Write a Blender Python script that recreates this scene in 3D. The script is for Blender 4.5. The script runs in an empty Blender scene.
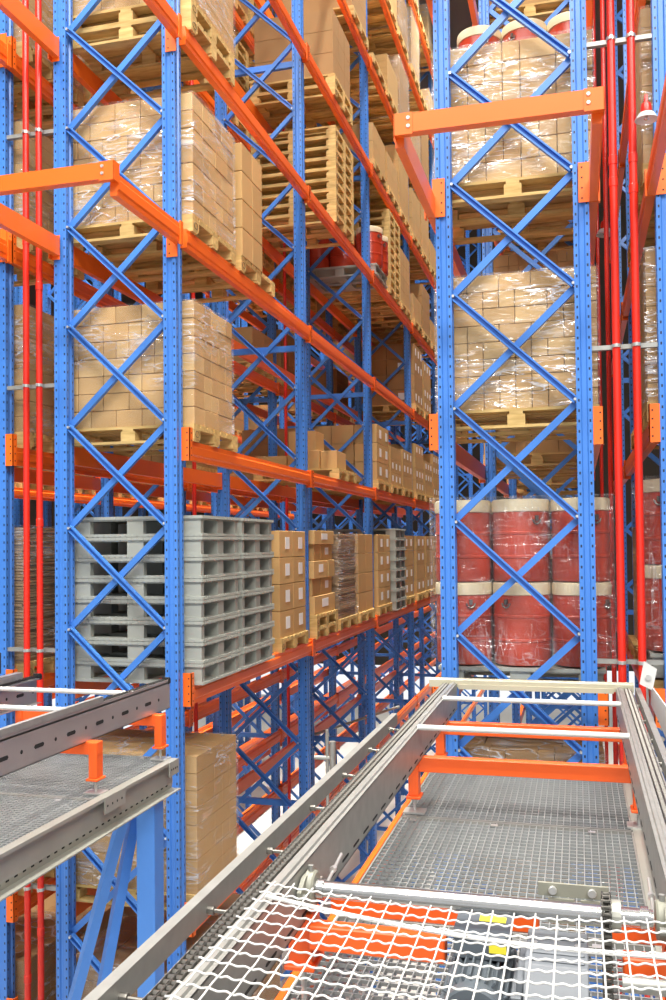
import bpy, bmesh, math, random
from mathutils import Vector, Matrix
rnd = random.Random(7)
S = bpy.context.scene
COL = S.collection
ZO = 6.9                      # height of the viewpoint above the floor
R = math.radians

# ------------------------------------------------------------------ materials
def nodes_of(name):
    m = bpy.data.materials.new(name); m.use_nodes = True
    nt = m.node_tree
    for n in list(nt.nodes): nt.nodes.remove(n)
    out = nt.nodes.new('ShaderNodeOutputMaterial')
    return m, nt, out
def N(nt, t, **kw):
    n = nt.nodes.new(t)
    for k, v in kw.items():
        if k in n.inputs: n.inputs[k].default_value = v
        else: setattr(n, k, v)
    return n
def L(nt, a, b): nt.links.new(a, b)
def math_(nt, op, a, b=None, c=None):
    n = nt.nodes.new('ShaderNodeMath'); n.operation = op
    for i, v in enumerate((a, b, c)):
        if v is None: continue
        if isinstance(v, (int, float)): n.inputs[i].default_value = v
        else: L(nt, v, n.inputs[i])
    return n.outputs[0]
def rgb(c): return (c[0], c[1], c[2], 1.0)

def paint(name, col, rough=.4, metal=0.0, var=.06, scale=6.0, vary=0.0, spec=.5, bump=0.0, stretch=(1, 1, 1)):
    """painted / plain surface with a little cloudy variation, optional per-object tone"""
    m, nt, out = nodes_of(name)
    b = N(nt, 'ShaderNodeBsdfPrincipled'); b.inputs['Roughness'].default_value = rough
    b.inputs['Metallic'].default_value = metal; b.inputs['Specular IOR Level'].default_value = spec
    tc = N(nt, 'ShaderNodeTexCoord'); mp = N(nt, 'ShaderNodeMapping'); mp.inputs['Scale'].default_value = stretch
    L(nt, tc.outputs['Object'], mp.inputs['Vector'])
    nz = N(nt, 'ShaderNodeTexNoise'); nz.inputs['Scale'].default_value = scale; nz.inputs['Detail'].default_value = 4
    L(nt, mp.outputs['Vector'], nz.inputs['Vector'])
    v = math_(nt, 'MULTIPLY_ADD', nz.outputs['Fac'], 2 * var, 1 - var)
    if vary:
        oi = N(nt, 'ShaderNodeObjectInfo')
        v = math_(nt, 'MULTIPLY', v, math_(nt, 'MULTIPLY_ADD', oi.outputs['Random'], 2 * vary, 1 - vary))
    hs = N(nt, 'ShaderNodeHueSaturation'); hs.inputs['Color'].default_value = rgb(col)
    L(nt, v, hs.inputs['Value']); L(nt, hs.outputs['Color'], b.inputs['Base Color'])
    if bump:
        bp = N(nt, 'ShaderNodeBump'); bp.inputs['Strength'].default_value = bump; bp.inputs['Distance'].default_value = .01
        L(nt, nz.outputs['Fac'], bp.inputs['Height']); L(nt, bp.outputs['Normal'], b.inputs['Normal'])
    L(nt, b.outputs[0], out.inputs['Surface'])
    return m

def upright_mat(name, col):
    """blue enamel with the two rows of dark slots punched down each face"""
    m, nt, out = nodes_of(name)
    b = N(nt, 'ShaderNodeBsdfPrincipled'); b.inputs['Roughness'].default_value = .32
    tc = N(nt, 'ShaderNodeTexCoord'); sp = N(nt, 'ShaderNodeSeparateXYZ'); L(nt, tc.outputs['Object'], sp.inputs[0])
    sn = N(nt, 'ShaderNodeSeparateXYZ'); L(nt, tc.outputs['Normal'], sn.inputs[0])
    ax = math_(nt, 'ABSOLUTE', sp.outputs['X']); ay = math_(nt, 'ABSOLUTE', sp.outputs['Y'])
    fy = math_(nt, 'GREATER_THAN', math_(nt, 'ABSOLUTE', sn.outputs['Y']), .9)
    fx = math_(nt, 'GREATER_THAN', math_(nt, 'ABSOLUTE', sn.outputs['X']), .9)
    d = math_(nt, 'ADD', math_(nt, 'MULTIPLY', fy, ax), math_(nt, 'MULTIPLY', fx, ay))
    dx = math_(nt, 'ABSOLUTE', math_(nt, 'SUBTRACT', d, .039))
    dz = math_(nt, 'ABSOLUTE', math_(nt, 'SUBTRACT', math_(nt, 'FRACT', math_(nt, 'DIVIDE', sp.outputs['Z'], .075)), .5))
    hole = math_(nt, 'MULTIPLY', math_(nt, 'LESS_THAN', dx, .0058), math_(nt, 'LESS_THAN', dz, .13))
    mx = N(nt, 'ShaderNodeMix', data_type='RGBA'); L(nt, hole, mx.inputs['Factor'])
    mx.inputs['A'].default_value = rgb(col); mx.inputs['B'].default_value = (.008, .014, .04, 1)
    L(nt, mx.outputs['Result'], b.inputs['Base Color']); L(nt, b.outputs[0], out.inputs['Surface'])
    return m

def wood_mat(name, c0, c1):
    m, nt, out = nodes_of(name)
    b = N(nt, 'ShaderNodeBsdfPrincipled'); b.inputs['Roughness'].default_value = .75; b.inputs['Specular IOR Level'].default_value = .25
    tc = N(nt, 'ShaderNodeTexCoord'); mp = N(nt, 'ShaderNodeMapping'); mp.inputs['Scale'].default_value = (3, 14, 18)
    L(nt, tc.outputs['Object'], mp.inputs['Vector'])
    oi = N(nt, 'ShaderNodeObjectInfo')
    nz = N(nt, 'ShaderNodeTexNoise', noise_dimensions='4D'); nz.inputs['Scale'].default_value = 1.6; nz.inputs['Detail'].default_value = 5
    L(nt, mp.outputs['Vector'], nz.inputs['Vector']); L(nt, math_(nt, 'MULTIPLY', oi.outputs['Random'], 40), nz.inputs['W'])
    cr = N(nt, 'ShaderNodeValToRGB'); cr.color_ramp.elements[0].position = .3; cr.color_ramp.elements[1].position = .7
    cr.color_ramp.elements[0].color = rgb(c0); cr.color_ramp.elements[1].color = rgb(c1)
    L(nt, nz.outputs['Fac'], cr.inputs['Fac'])
    hs = N(nt, 'ShaderNodeHueSaturation'); L(nt, cr.outputs['Color'], hs.inputs['Color'])
    L(nt, math_(nt, 'MULTIPLY_ADD', oi.outputs['Random'], .3, .85), hs.inputs['Value'])
    L(nt, hs.outputs['Color'], b.inputs['Base Color']); L(nt, b.outputs[0], out.inputs['Surface'])
    return m

def film_mat(name, lo=.08, hi=.8, tall=0):
    """clear stretch film: see-through, glossy bumps, with wrinkle glints and glare bands painted in white"""
    m, nt, out = nodes_of(name)
    tc = N(nt, 'ShaderNodeTexCoord'); oi = N(nt, 'ShaderNodeObjectInfo'); w = math_(nt, 'MULTIPLY', oi.outputs['Random'], 30)
    def noise(sc, rot, scale, detail, dist, dw=0.0):
        mp = N(nt, 'ShaderNodeMapping'); mp.inputs['Scale'].default_value = sc; mp.inputs['Rotation'].default_value = rot
        L(nt, tc.outputs['Object'], mp.inputs['Vector'])
        n = N(nt, 'ShaderNodeTexNoise', noise_dimensions='4D'); n.inputs['Scale'].default_value = scale; n.inputs['Detail'].default_value = detail
        n.inputs['Distortion'].default_value = dist
        L(nt, mp.outputs['Vector'], n.inputs['Vector']); L(nt, math_(nt, 'ADD', w, dw), n.inputs['W']); return n.outputs['Fac']
    def ramp(v, a, b, c=0.0, d=1.0):
        r_ = N(nt, 'ShaderNodeMapRange'); r_.inputs['From Min'].default_value = a; r_.inputs['From Max'].default_value = b
        r_.inputs['To Min'].default_value = c; r_.inputs['To Max'].default_value = d; L(nt, v, r_.inputs['Value']); return r_.outputs[0]
    s1, s2 = ((.9, .9, 5.5), (1.5, 1.5, 6.5)) if not tall else ((5.5, 5.5, .9), (1.2, 1.2, 6))
    n1 = noise(s1, (.35, .3, 0), 2.2, 2.5, .5)
    n2 = noise(s2, (-.5, -.55, 0), 2.0, 2.0, .8, 7.0)
    n3 = noise((1, 1, 1), (0, 0, 0), 2.0, 2.0, .3, 13.0)
    r1 = ramp(math_(nt, 'ABSOLUTE', math_(nt, 'SUBTRACT', n1, .5)), 0, .020, 1, 0)
    r2 = ramp(math_(nt, 'ABSOLUTE', math_(nt, 'SUBTRACT', n2, .47)), 0, .014, 1, 0)
    glare_band = math_(nt, 'MULTIPLY', ramp(n1, .55, .68), .55)
    lines = math_(nt, 'MAXIMUM', math_(nt, 'MAXIMUM', r1, r2), glare_band)
    painted_glint = math_(nt, 'MULTIPLY', lines, ramp(n3, .42, .60))  # white streaks painted in for glints and glare on the film
    fac = math_(nt, 'MULTIPLY_ADD', painted_glint, hi - lo, lo)
    bp = N(nt, 'ShaderNodeBump'); bp.inputs['Strength'].default_value = 1.0; bp.inputs['Distance'].default_value = .06
    L(nt, math_(nt, 'ADD', n1, n2), bp.inputs['Height'])
    g = N(nt, 'ShaderNodeBsdfGlossy'); g.inputs['Roughness'].default_value = .14; g.inputs['Color'].default_value = (1, 1, 1, 1)
    L(nt, bp.outputs['Normal'], g.inputs['Normal'])
    df = N(nt, 'ShaderNodeBsdfDiffuse'); df.inputs['Color'].default_value = (.88, .88, .88, 1)
    mg = N(nt, 'ShaderNodeMixShader'); mg.inputs[0].default_value = .62; L(nt, g.outputs[0], mg.inputs[1]); L(nt, df.outputs[0], mg.inputs[2])
    tr = N(nt, 'ShaderNodeBsdfTransparent'); tr.inputs['Color'].default_value = (.98, .98, .98, 1)
    mx = N(nt, 'ShaderNodeMixShader'); L(nt, fac, mx.inputs[0]); L(nt, tr.outputs[0], mx.inputs[1]); L(nt, mg.outputs[0], mx.inputs[2])
    L(nt, mx.outputs[0], out.inputs['Surface'])
    return m

BLUE = (.055, .205, .62)
M = {}
M['upright'] = upright_mat('blue_enamel_slotted', BLUE)
M['blue'] = paint('blue_enamel', BLUE, .32, var=.03)
M['column_blue'] = paint('column_blue_paint', (.07, .24, .68), .4, var=.05)
M['orange'] = paint('orange_enamel', (.90, .15, .012), .34, var=.04)
M['frame_orange'] = paint('conveyor_orange', (.92, .125, .016), .38, var=.04)
M['red_pipe'] = paint('red_pipe_paint', (.66, .025, .012), .3, var=.03)
M['wood'] = wood_mat('pallet_wood', (.45, .29, .095), (.72, .51, .21))
M['carton'] = paint('carton_board', (.52, .325, .135), .7, var=.08, scale=3, vary=.12, spec=.2)
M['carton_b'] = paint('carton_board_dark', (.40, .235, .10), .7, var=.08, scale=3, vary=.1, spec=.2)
M['carton_c'] = paint('carton_board_pale', (.58, .385, .17), .7, var=.08, scale=3, vary=.1, spec=.2)
M['board'] = paint('flat_cardboard', (.36, .24, .13), .7, var=.25, scale=9, stretch=(1, 1, 12), spec=.2)
M['tape'] = paint('parcel_tape', (.45, .27, .12), .3, var=.03)
M['label'] = paint('white_paper', (.82, .82, .80), .6, var=.03)
M['ink'] = paint('stamp_ink', (.06, .04, .025), .8, var=.05)
M['galv'] = paint('galvanised_steel', (.37, .37, .345), .45, metal=.55, var=.22, scale=14)
M['galv_plate'] = paint('galvanised_plate', (.46, .43, .41), .36, metal=.6, var=.14, scale=4)
M['galv_warm'] = paint('galvanised_channel', (.40, .40, .35), .42, metal=.45, var=.14, scale=5)
M['slot'] = paint('dark_slot', (.015, .015, .015), .8, var=.02)
M['steel'] = paint('bright_steel', (.66, .66, .64), .22, metal=.9, var=.10, scale=20)
M['shaft'] = paint('chromed_shaft', (.46, .46, .45), .2, metal=.9, var=.08, scale=12, stretch=(1, 6, 6))
M['chain'] = paint('chain_steel', (.20, .19, .17), .4, metal=.8, var=.2, scale=30)
M['chain_dark'] = paint('oiled_chain', (.09, .085, .075), .35, metal=.7, var=.2, scale=30)
M['grate'] = paint('grating_steel', (.36, .38, .38), .45, metal=.45, var=.18, scale=5)
M['grate_dark'] = paint('weathered_grating', (.34, .35, .35), .5, metal=.4, var=.2, scale=5)
M['white'] = paint('white_powder_coat', (.66, .66, .64), .45, var=.03)
M['cream'] = paint('cream_painted_bar', (.50, .47, .35), .5, var=.12, scale=8)
M['olive'] = paint('olive_plate', (.26, .26, .21), .5, var=.08)
M['motor'] = paint('motor_grey', (.105, .125, .145), .45, var=.08)
M['motor_light'] = paint('gearbox_grey', (.15, .165, .185), .5, var=.1)
M['yellow'] = paint('yellow_sticker', (.85, .75, .05), .5, var=.03)
M['plastic'] = paint('grey_plastic', (.35, .365, .325), .5, var=.05, scale=4, vary=.05)
M['drum'] = paint('red_drum', (.43, .042, .016), .3, var=.08, scale=5, vary=.08)
M['lid'] = paint('cream_drum_lid', (.70, .60, .40), .45, var=.05)
M['black'] = paint('black_rubber', (.02, .02, .02), .6, var=.05)
M['teal'] = paint('teal_plastic', (.05, .45, .48), .4, var=.03)
M['film'] = film_mat('stretch_film', .05, .85)
M['film_far'] = film_mat('stretch_film_milky', .10, .7)
M['film_drum'] = film_mat('stretch_film_loose', .05, .34, 1)
M['floor'] = paint('concrete_floor', (.52, .51, .48), .5, var=.08, scale=.6)
M['wall'] = paint('hall_wall', (.07, .055, .04), .8, var=.05, scale=.5)
M['ceil'] = paint('hall_ceiling', (.12, .10, .08), .8, var=.05, scale=.5)
M['bolt'] = paint('zinc_bolt', (.6, .6, .58), .3, metal=.6, var=.05)

# ------------------------------------------------------------------ mesh building
class MB:
    def __init__(s): s.v = []; s.f = []; s.m = []
    def add(s, vs, fs, mi=0):
        o = len(s.v); s.v += [tuple(v) for v in vs]
        for f in fs: s.f.append([i + o for i in f]); s.m.append(mi)
        return s
    def box(s, x0, y0, z0, x1, y1, z1, mi=0):
        v = [(x0, y0, z0), (x1, y0, z0), (x1, y1, z0), (x0, y1, z0), (x0, y0, z1), (x1, y0, z1), (x1, y1, z1), (x0, y1, z1)]
        return s.add(v, [(0, 3, 2, 1), (4, 5, 6, 7), (0, 1, 5, 4), (1, 2, 6, 5), (2, 3, 7, 6), (3, 0, 4, 7)], mi)
    def prism(s, prof, a, b, axis='z', mi=0):
        """closed outline (ccw) swept between a and b along an axis"""
        n = len(prof)
        def P(p, t): return {'z': (p[0], p[1], t), 'y': (p[0], t, p[1]), 'x': (t, p[0], p[1])}[axis]
        vs = [P(p, a) for p in prof] + [P(p, b) for p in prof]
        fs = [(i, (i + 1) % n, n + (i + 1) % n, n + i) for i in range(n)]
        fs += [tuple(range(n))[::-1], tuple(range(n, 2 * n))]
        if axis == 'y': fs = [tuple(reversed(f)) for f in fs]
        return s.add(vs, fs, mi)
    def lathe(s, prof, n=20, mi=0, axis='z', c=(0, 0, 0), caps=True):
        """prof: (r, t) from bottom to top, closed with caps"""
        vs = []; k = len(prof)
        for r, t in prof:
            for i in range(n):
                a = 2 * math.pi * i / n; x, y = r * math.cos(a), r * math.sin(a)
                p = {'z': (x, y, t), 'x': (t, x, y), 'y': (y, t, x)}[axis]
                vs.append((p[0] + c[0], p[1] + c[1], p[2] + c[2]))
        fs = []
        for j in range(k - 1):
            for i in range(n):
                i2 = (i + 1) % n
                fs.append((j * n + i, j * n + i2, (j + 1) * n + i2, (j + 1) * n + i))
        if caps: fs.append(tuple(range(n))[::-1]); fs.append(tuple((k - 1) * n + i for i in range(n)))
        return s.add(vs, fs, mi)
    def cyl(s, p0, p1, r, n=12, mi=0): return s.tube([p0, p1], r, n, mi)
    def tube(s, pts, r, n=8, mi=0, closed=False):
        pts = [Vector(p) for p in pts]; k = len(pts); vs = []
        t0 = (pts[1] - pts[0]).normalized()
        up = Vector((0, 0, 1)) if abs(t0.z) < .9 else Vector((1, 0, 0))
        for j, p in enumerate(pts):
            a = pts[(j - 1) % k] if (j > 0 or closed) else p; b = pts[(j + 1) % k] if (j < k - 1 or closed) else p
            t = (b - a).normalized(); u = t.cross(up).normalized(); w = u.cross(t)
            for i in range(n):
                an = 2 * math.pi * i / n
                vs.append(p + (u * math.cos(an) + w * math.sin(an)) * r)
        fs = []
        for j in range(k if closed else k - 1):
            j2 = (j + 1) % k
            for i in range(n):
                i2 = (i + 1) % n
                fs.append((j * n + i, j2 * n + i, j2 * n + i2, j * n + i2))
        if not closed:
            fs.append(tuple(range(n))); fs.append(tuple((k - 1) * n + i for i in range(n))[::-1])
        return s.add(vs, fs, mi)
    def mesh(s, name, mats, smooth=False, bevel=0):
        me = bpy.data.meshes.new(name); me.from_pydata(s.v, [], s.f)
        for m in mats: me.materials.append(M[m])
        me.polygons.foreach_set('material_index', s.m)
        if bevel or True:
            bm = bmesh.new(); bm.from_mesh(me)
            if bevel: bmesh.ops.bevel(bm, geom=bm.edges[:], offset=bevel, segments=1, affect='EDGES')
            bmesh.ops.recalc_face_normals(bm, faces=bm.faces); bm.to_mesh(me); bm.free()
        if smooth:
            me.polygons.foreach_set('use_smooth', [True] * len(me.polygons))
            me.set_sharp_from_angle(angle=R(35))
        me.update(); return me

def obj(name, me, parent=None, loc=(0, 0, 0), rot=(0, 0, 0)):
    o = bpy.data.objects.new(name, me); COL.objects.link(o)
    o.location = loc if parent else (loc[0], loc[1], loc[2] + ZO); o.rotation_euler = rot
    if parent: o.parent = parent
    return o
def tag(o, label, cat, group=None):
    o['label'] = label; o['category'] = cat; o['kind'] = 'thing'
    if group: o['group'] = group
    return o
def thing(name, label, cat, loc, rotz=0, group=None):
    o = bpy.data.objects.new(name, None); COL.objects.link(o); o.empty_display_size = .1
    o.location = (loc[0], loc[1], loc[2] + ZO); o.rotation_euler = (0, 0, rotz)
    return tag(o, label, cat, group)
_cache = {}
def cached(key, fn):
    if key not in _cache: _cache[key] = fn()
    return _cache[key]

# ------------------------------------------------------------------ layout numbers (metres, heights from the viewpoint)
FLOOR = -ZO
LV = dict(N=-4.05, G=-2.2, F=-4.95, E=-3.145, D=-1.30, C=.70, B=2.44, A=4.13, H=5.84, J=7.55, K=9.22, P=10.85)   # underside of the load beams
BH = .155
FY = lambda k: 6.86 + 3.6 * k
PY = lambda k, p: 6.95 + 3.6 * k + (0, 1.13, 2.25)[p]
ROW = dict(near=-3.672, behind=-5.255, far=-8.4, drum=-.437, edge=1.13, last=-9.95)
PX = dict(near=-3.63, behind=-5.21, far=-8.4, drum=-.43, edge=1.10, last=-9.95)
RN = dict(near='the grey pallet rack', behind='the second rack row', far='the rearmost rack', drum='the red drum rack', edge='the outer pipe-side rack', last='the rack against the back')
LN = dict(N='middle low level below conveyor', G='upper low level below conveyor', F='second level below conveyor', E='first level below conveyor', D='conveyor level', C='first level above conveyor', B='second level above conveyor',
          A='third level above conveyor', H='fourth level above conveyor', J='fifth level above conveyor', K='sixth level above conveyor', P='seventh level above conveyor')
ON = ['first', 'second', 'third', 'fourth', 'fifth', 'sixth', 'seventh', 'eighth', 'ninth', 'tenth', 'eleventh', 'twelfth']
TOP = 12.4

# ------------------------------------------------------------------ rack frames
def upright_mesh():
    mb = MB(); a, b, g, d = .0565, .06, .020, .013
    prof = [(-a, -b), (-g - .005, -b), (-g + .004, -b + d), (g - .004, -b + d), (g + .005, -b), (a, -b),
            (a, -g - .005), (a - d, -g + .004), (a - d, g - .004), (a, g + .005),
            (a, b), (g + .005, b), (g - .004, b - d), (-g + .004, b - d), (-g - .005, b), (-a, b),
            (-a, g + .005), (-a + d, g - .004), (-a + d, -g + .004), (-a, -g - .005)]
    mb.prism(prof, 0, TOP - FLOOR, 'z')
    return mb.mesh('upright', ['upright'])
def brace_geom(mb, length):
    w, d, t = .025, .020, .004
    mb.prism([(-d, -w), (d, -w), (d, -w + .012), (-d + t + .004, -w + .012), (-d + t + .004, w - .012), (d, w - .012), (d, w), (-d, w)], -length / 2, length / 2, 'x')
BW = .90; BZ = .845; BL = math.hypot(BW, BZ); BA = math.atan2(BZ, BW)
NODES = [.165 + BZ * k for k in range(-8, 15)]
def brace_mesh(s, bolts):
    mb = MB(); brace_geom(mb, BL - .02)
    if s < 0: mb.v = [(x, -y, z) for x, y, z in mb.v]
    if bolts:
        for e in (-1, 1): mb.lathe([(.011, -.036), (.011, -.024), (.011, .0)], 8, 1, 'y', (e * (BL / 2 - .02), 0, 0))
    return mb.mesh('brace', ['blue', 'bolt'])
def bracing_mesh():
    mb = MB()
    for z in NODES[:-1]:
        for s, dy in ((1, -.014), (-1, .014)):
            t = MB(); brace_geom(t, BL - .02)
            Mx = Matrix.Translation((0, dy, z + BZ / 2 - FLOOR)) @ Matrix.Rotation(s * BA, 4, 'Y')
            mb.add([Mx @ Vector(v) for v in t.v], t.f)
    return mb.mesh('bracing', ['blue'])
def tie_mesh():
    mb = MB(); mb.box(-.47, -.02, -.035, .47, .03, .035); return mb.mesh('tie', ['blue'])
UPM, BRD, BRU, BGM, TIM = upright_mesh(), brace_mesh(-1, True), brace_mesh(1, False), bracing_mesh(), tie_mesh()
def frame(row, k, detail):
    t = thing('rack_frame', 'tall blue slotted cross-braced frame, %s from the front in %s' % (ON[k], RN[row]), 'rack frame', (ROW[row], FY(k), FLOOR),
              group='blue frames of the pallet racks')
    for s in (-1, 1): obj('upright', UPM, t, (s * .5, 0, 0))
    if detail:
        for z in NODES[:-1]:
            obj('brace', BRD, t, (0, -.022, z + BZ / 2 - FLOOR), (0, BA, 0))
            obj('brace', BRU, t, (0, .022, z + BZ / 2 - FLOOR), (0, -BA, 0))
    else: obj('bracing', BGM, t)
    if k > 0:
        for z in (9.3, 5.83, 2.36, -1.05, -3.1, -5.6): obj('horizontal_tie', TIM, t, (0, .05, z - FLOOR))
for row, ks, det in (('near', range(0, 8), (0, 1, 2)), ('behind', range(0, 8), (0,)), ('far', range(1, 8), ()), ('last', range(2, 6), ()), ('drum', range(0, 6), (0,)), ('edge', range(0, 3), (0,))):
    for k in ks: frame(row, k, k in det)

# ------------------------------------------------------------------ load beams
def beam_mesh(length, s):
    def f():
        mb = MB()
        pr = [(0, 0), (.056, 0), (.056, .034), (.066, .046), (.066, .108), (.056, .120), (.056, BH), (0, BH)]
        if s < 0: pr = [(-x, z) for x, z in reversed(pr)]
        mb.prism(pr, 0, length, 'y'); return mb.mesh('beam', ['orange'])
    return cached(('beam', round(length, 3), s), f)
FARB = MB()
def beam_geom(mb, x, y0, y1, z, s):
    pr = [(0, 0), (.056, 0), (.056, .034), (.066, .046), (.066, .108), (.056, .120), (.056, BH), (0, BH)]
    pr = [(x + s * u, z + v) for u, v in pr]
    mb.prism(pr if s > 0 else pr[::-1], y0, y1, 'y')
def connector_mesh(s, kind):
    def f():
        mb = MB(); z0, z1 = {'tall': (-.01, .262), 'joint': (-.03, .175), 'drop': (-.09, .15)}[kind]
        mb.box(0, 0, z0, s * .074, .007, z1); mb.box(s * .067, 0, z0, s * .074, .058, z1)
        for i in range(4):
            z = z0 + (z1 - z0) * (.16 + .225 * i)
            mb.lathe([(.0065, -.0015), (.0065, .002)], 8, 1, 'y', (s * .05, 0, z))
            mb.lathe([(.0065, .0735), (.0065, .0755)] if s > 0 else [(.0065, -.0755), (.0065, -.0735)], 8, 1, 'x', (0, .03, z))
        return mb.mesh('connector', ['orange', 'slot'])
    return cached(('conn', s, kind), f)
def connector_end(s):
    def f():
        mb = MB()
        mb.box(0, -.007, -.03, s * .074, 0, .175); mb.box(s * .067, -.058, -.03, s * .074, 0, .175)
        return mb.mesh('connector', ['orange'])
    return cached(('conne', s), f)
def connector_front(s, z0, z1):
    def f():
        mb = MB(); mb.box(s * -.075, 0, z0, s * .02, .007, z1); mb.box(s * .06, -.05, -.02, s * .074, .0, .17)
        for i in range(4): mb.lathe([(.0065, -.0015), (.0065, .002)], 8, 1, 'y', (s * -.05, 0, z0 + .03 + .075 * i))
        return mb.mesh('connector', ['orange', 'slot'])
    return cached(('connf', s, z0), f)
def beam(row, lv, k, s, y0=None, y1=None, what=None):
    inner = row == 'near' and s < 0                 # the rear beams of this row sit between the uprights
    x = ROW[row] + s * (.5 + (-.008 if inner else .0575))
    y0 = FY(k) + (.07 if inner else .004) if y0 is None else y0; y1 = FY(k + 1) - (.07 if inner else .004) if y1 is None else y1
    if k == 0 and what is None and not inner: y0 = FY(0) + (.03 if row == 'near' else -.062)
    if row in ('far', 'last') or k >= 5:            # the farthest beams, a few pixels each
        beam_geom(FARB, x, y0, y1, LV[lv], s); return
    side = 'right' if s > 0 else 'left'
    lab = what or 'orange %s-side load beam, %s, %s bay, %s' % (side, LN[lv], ON[k], RN[row].replace('the ', '', 1))
    o = obj('load_beam', beam_mesh(y1 - y0, s), None, (x, y0, LV[lv])); tag(o, lab, 'rack beam', 'orange load beams of the pallet racks')
    if what: obj('connector', connector_end(s) if inner else connector_front(s, -.10, .15) if row == 'near' else connector_front(s, 0, .29), o, (0, y1 - y0 + (.002 if inner else .0), 0))
    elif k < 3 and row not in ('far', 'last'):
        if k or lv not in 'BA' or row == 'behind': obj('connector', connector_mesh(s, 'joint' if k else 'tall'), o, (0, -.004 if k == 0 else 0, 0)); obj('connector', connector_end(s), o, (0, y1 - y0, 0))
LVL = dict(near='FEDCBAHJKP', behind='FNEGDCBAHJ', far='FNEGDCB', drum='FEDCBAH', edge='EDCBA', last='FNEGD')
for row, nb in (('near', 5), ('behind', 5), ('far', 5), ('last', 5), ('drum', 5), ('edge', 2)):
    for lv in LVL[row]:
        for k in range({'far': 1, 'last': 2}.get(row, 0), nb):
            for s in (-1, 1):
                if row == 'edge' and s > 0: continue
                if row == 'far' and s < 0 and lv not in 'FNEGD': continue
                beam(row, lv, k, s)
for row in ('near', 'behind', 'far'):
    for lv in ('FED' if row == 'near' else 'FNEGD'):
        for k in (5, 6):
            for s in ((1,) if row == 'near' else (-1, 1)): beam(row, lv, k, s)
fb_ = tag(obj('distant_load_beams', FARB.mesh('distant_load_beams', ['orange']), None), 'distant orange load beams of the rows deep behind, glimpsed through the racks', 'rack beams'); fb_['kind'] = 'stuff'
# beams that run on past the front frames towards the viewer, tied by a cross beam
CY = 5.45
CYR = dict(near=5.65, drum=CY, edge=4.3, behind=CY)
for row, sides, lvs in (('near', (1, -1), 'BA'), ('drum', (1, -1), 'BA'), ('edge', (-1,), 'BA'), ('behind', (1,), 'BA')):
    for lv in lvs:
        for s in sides:
            beam(row, lv, 0, s, CYR[row] + .07, FY(0) - .075,
                 'orange %s beam jutting forward from front of %s, %s' % ('right' if s > 0 else 'left', RN[row], LN[lv].split(' over')[0]))
def cross_beam(row, lv):
    t = thing('cross_beam', 'bright orange cross beam tying the jutting beams ahead of %s' % RN[row], 'rack beam', (ROW[row], CYR[row], LV[lv] + (.10 if row == 'near' else .06)), 0, 'orange cross beams ahead of the racks')
    mb = MB(); h = .5 + .0575 + .066
    hl = h - (.02 if row == 'drum' else 0); mb.prism([(0, 0), (.07, 0), (.07, .116), (0, .116)], -hl, h, 'x'); obj('beam', mb.mesh('cross_bar', ['orange']), t)
    for s in (-1, 1):
        e_ = hl if s < 0 else h; p = MB(); p.box(s * e_ - s * .11, -.007, -.014, s * e_ + s * .004, 0, .119); p.box(s * e_, -.007, -.014, s * e_ + s * .006, .075, .119)
        for z in (.035, .085): p.lathe([(.011, -.014), (.013, -.007)], 10, 1, 'y', (s * (e_ - .085), 0, z))
        obj('end_plate', p.mesh('end_plate', ['orange', 'bolt']), t)
for row in ('near', 'drum', 'edge', 'behind'): cross_beam(row, 'B')

# ------------------------------------------------------------------ pallets
PW, PD, PH = 1.2, 1.0, .144
def pal_deck():
    mb = MB()
    for i in range(7): mb.box(-.6, .0 + i * .1475, .122, .6, i * .1475 + .115, .144)
    for x in (-.6, -.05, .5): mb.box(x, 0, .1, x + .1, 1.0, .122)
    return mb
def pal_bottom():
    mb = MB()
    for y in (0, .44, .9): mb.box(-.6, y, 0, .6, y + .1, .022)
    return mb
def pal_blocks():
    mb = MB()
    for x in (-.6, -.065, .47):
        for y in (0, .43, .87): mb.box(x, y, .022, x + .13, y + .13, .1)
    return mb
DECK = pal_deck().mesh('deck', ['wood']); RUN = pal_bottom().mesh('runners', ['wood'])
blk = MB(); blk.box(0, 0, 0, .13, .13, .078); BLK = blk.mesh('block', ['wood'])
st = MB(); st.tube([(.132, .065 + .038 * math.cos(a), .039 + .026 * math.sin(a)) for a in [2 * math.pi * i / 20 for i in range(20)]], .0022, 4, 0, True); STAMP = st.mesh('oval_stamp', ['ink'])
allp = pal_deck(); b_ = pal_bottom(); allp.add(b_.v, b_.f); b_ = pal_blocks(); allp.add(b_.v, b_.f); PALL = allp.mesh('wooden_pallet', ['wood'])
def pallet(x, y, z, label, detail, group='wooden pallets'):
    if not detail:
        return tag(obj('wooden_pallet', PALL, None, (x, y, z)), label, 'pallet', group)
    t = thing('wooden_pallet', label, 'pallet', (x, y, z), 0, group)
    obj('deck', DECK, t); obj('runner_boards', RUN, t)
    for bx in (-.6, -.065, .47):
        for by in (0, .43, .87):
            o = obj('block', BLK, t, (bx, by, .022))
            if bx > .4 and by == 0: obj('oval_stamp', STAMP, o)
    return t
PLH = .174
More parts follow.
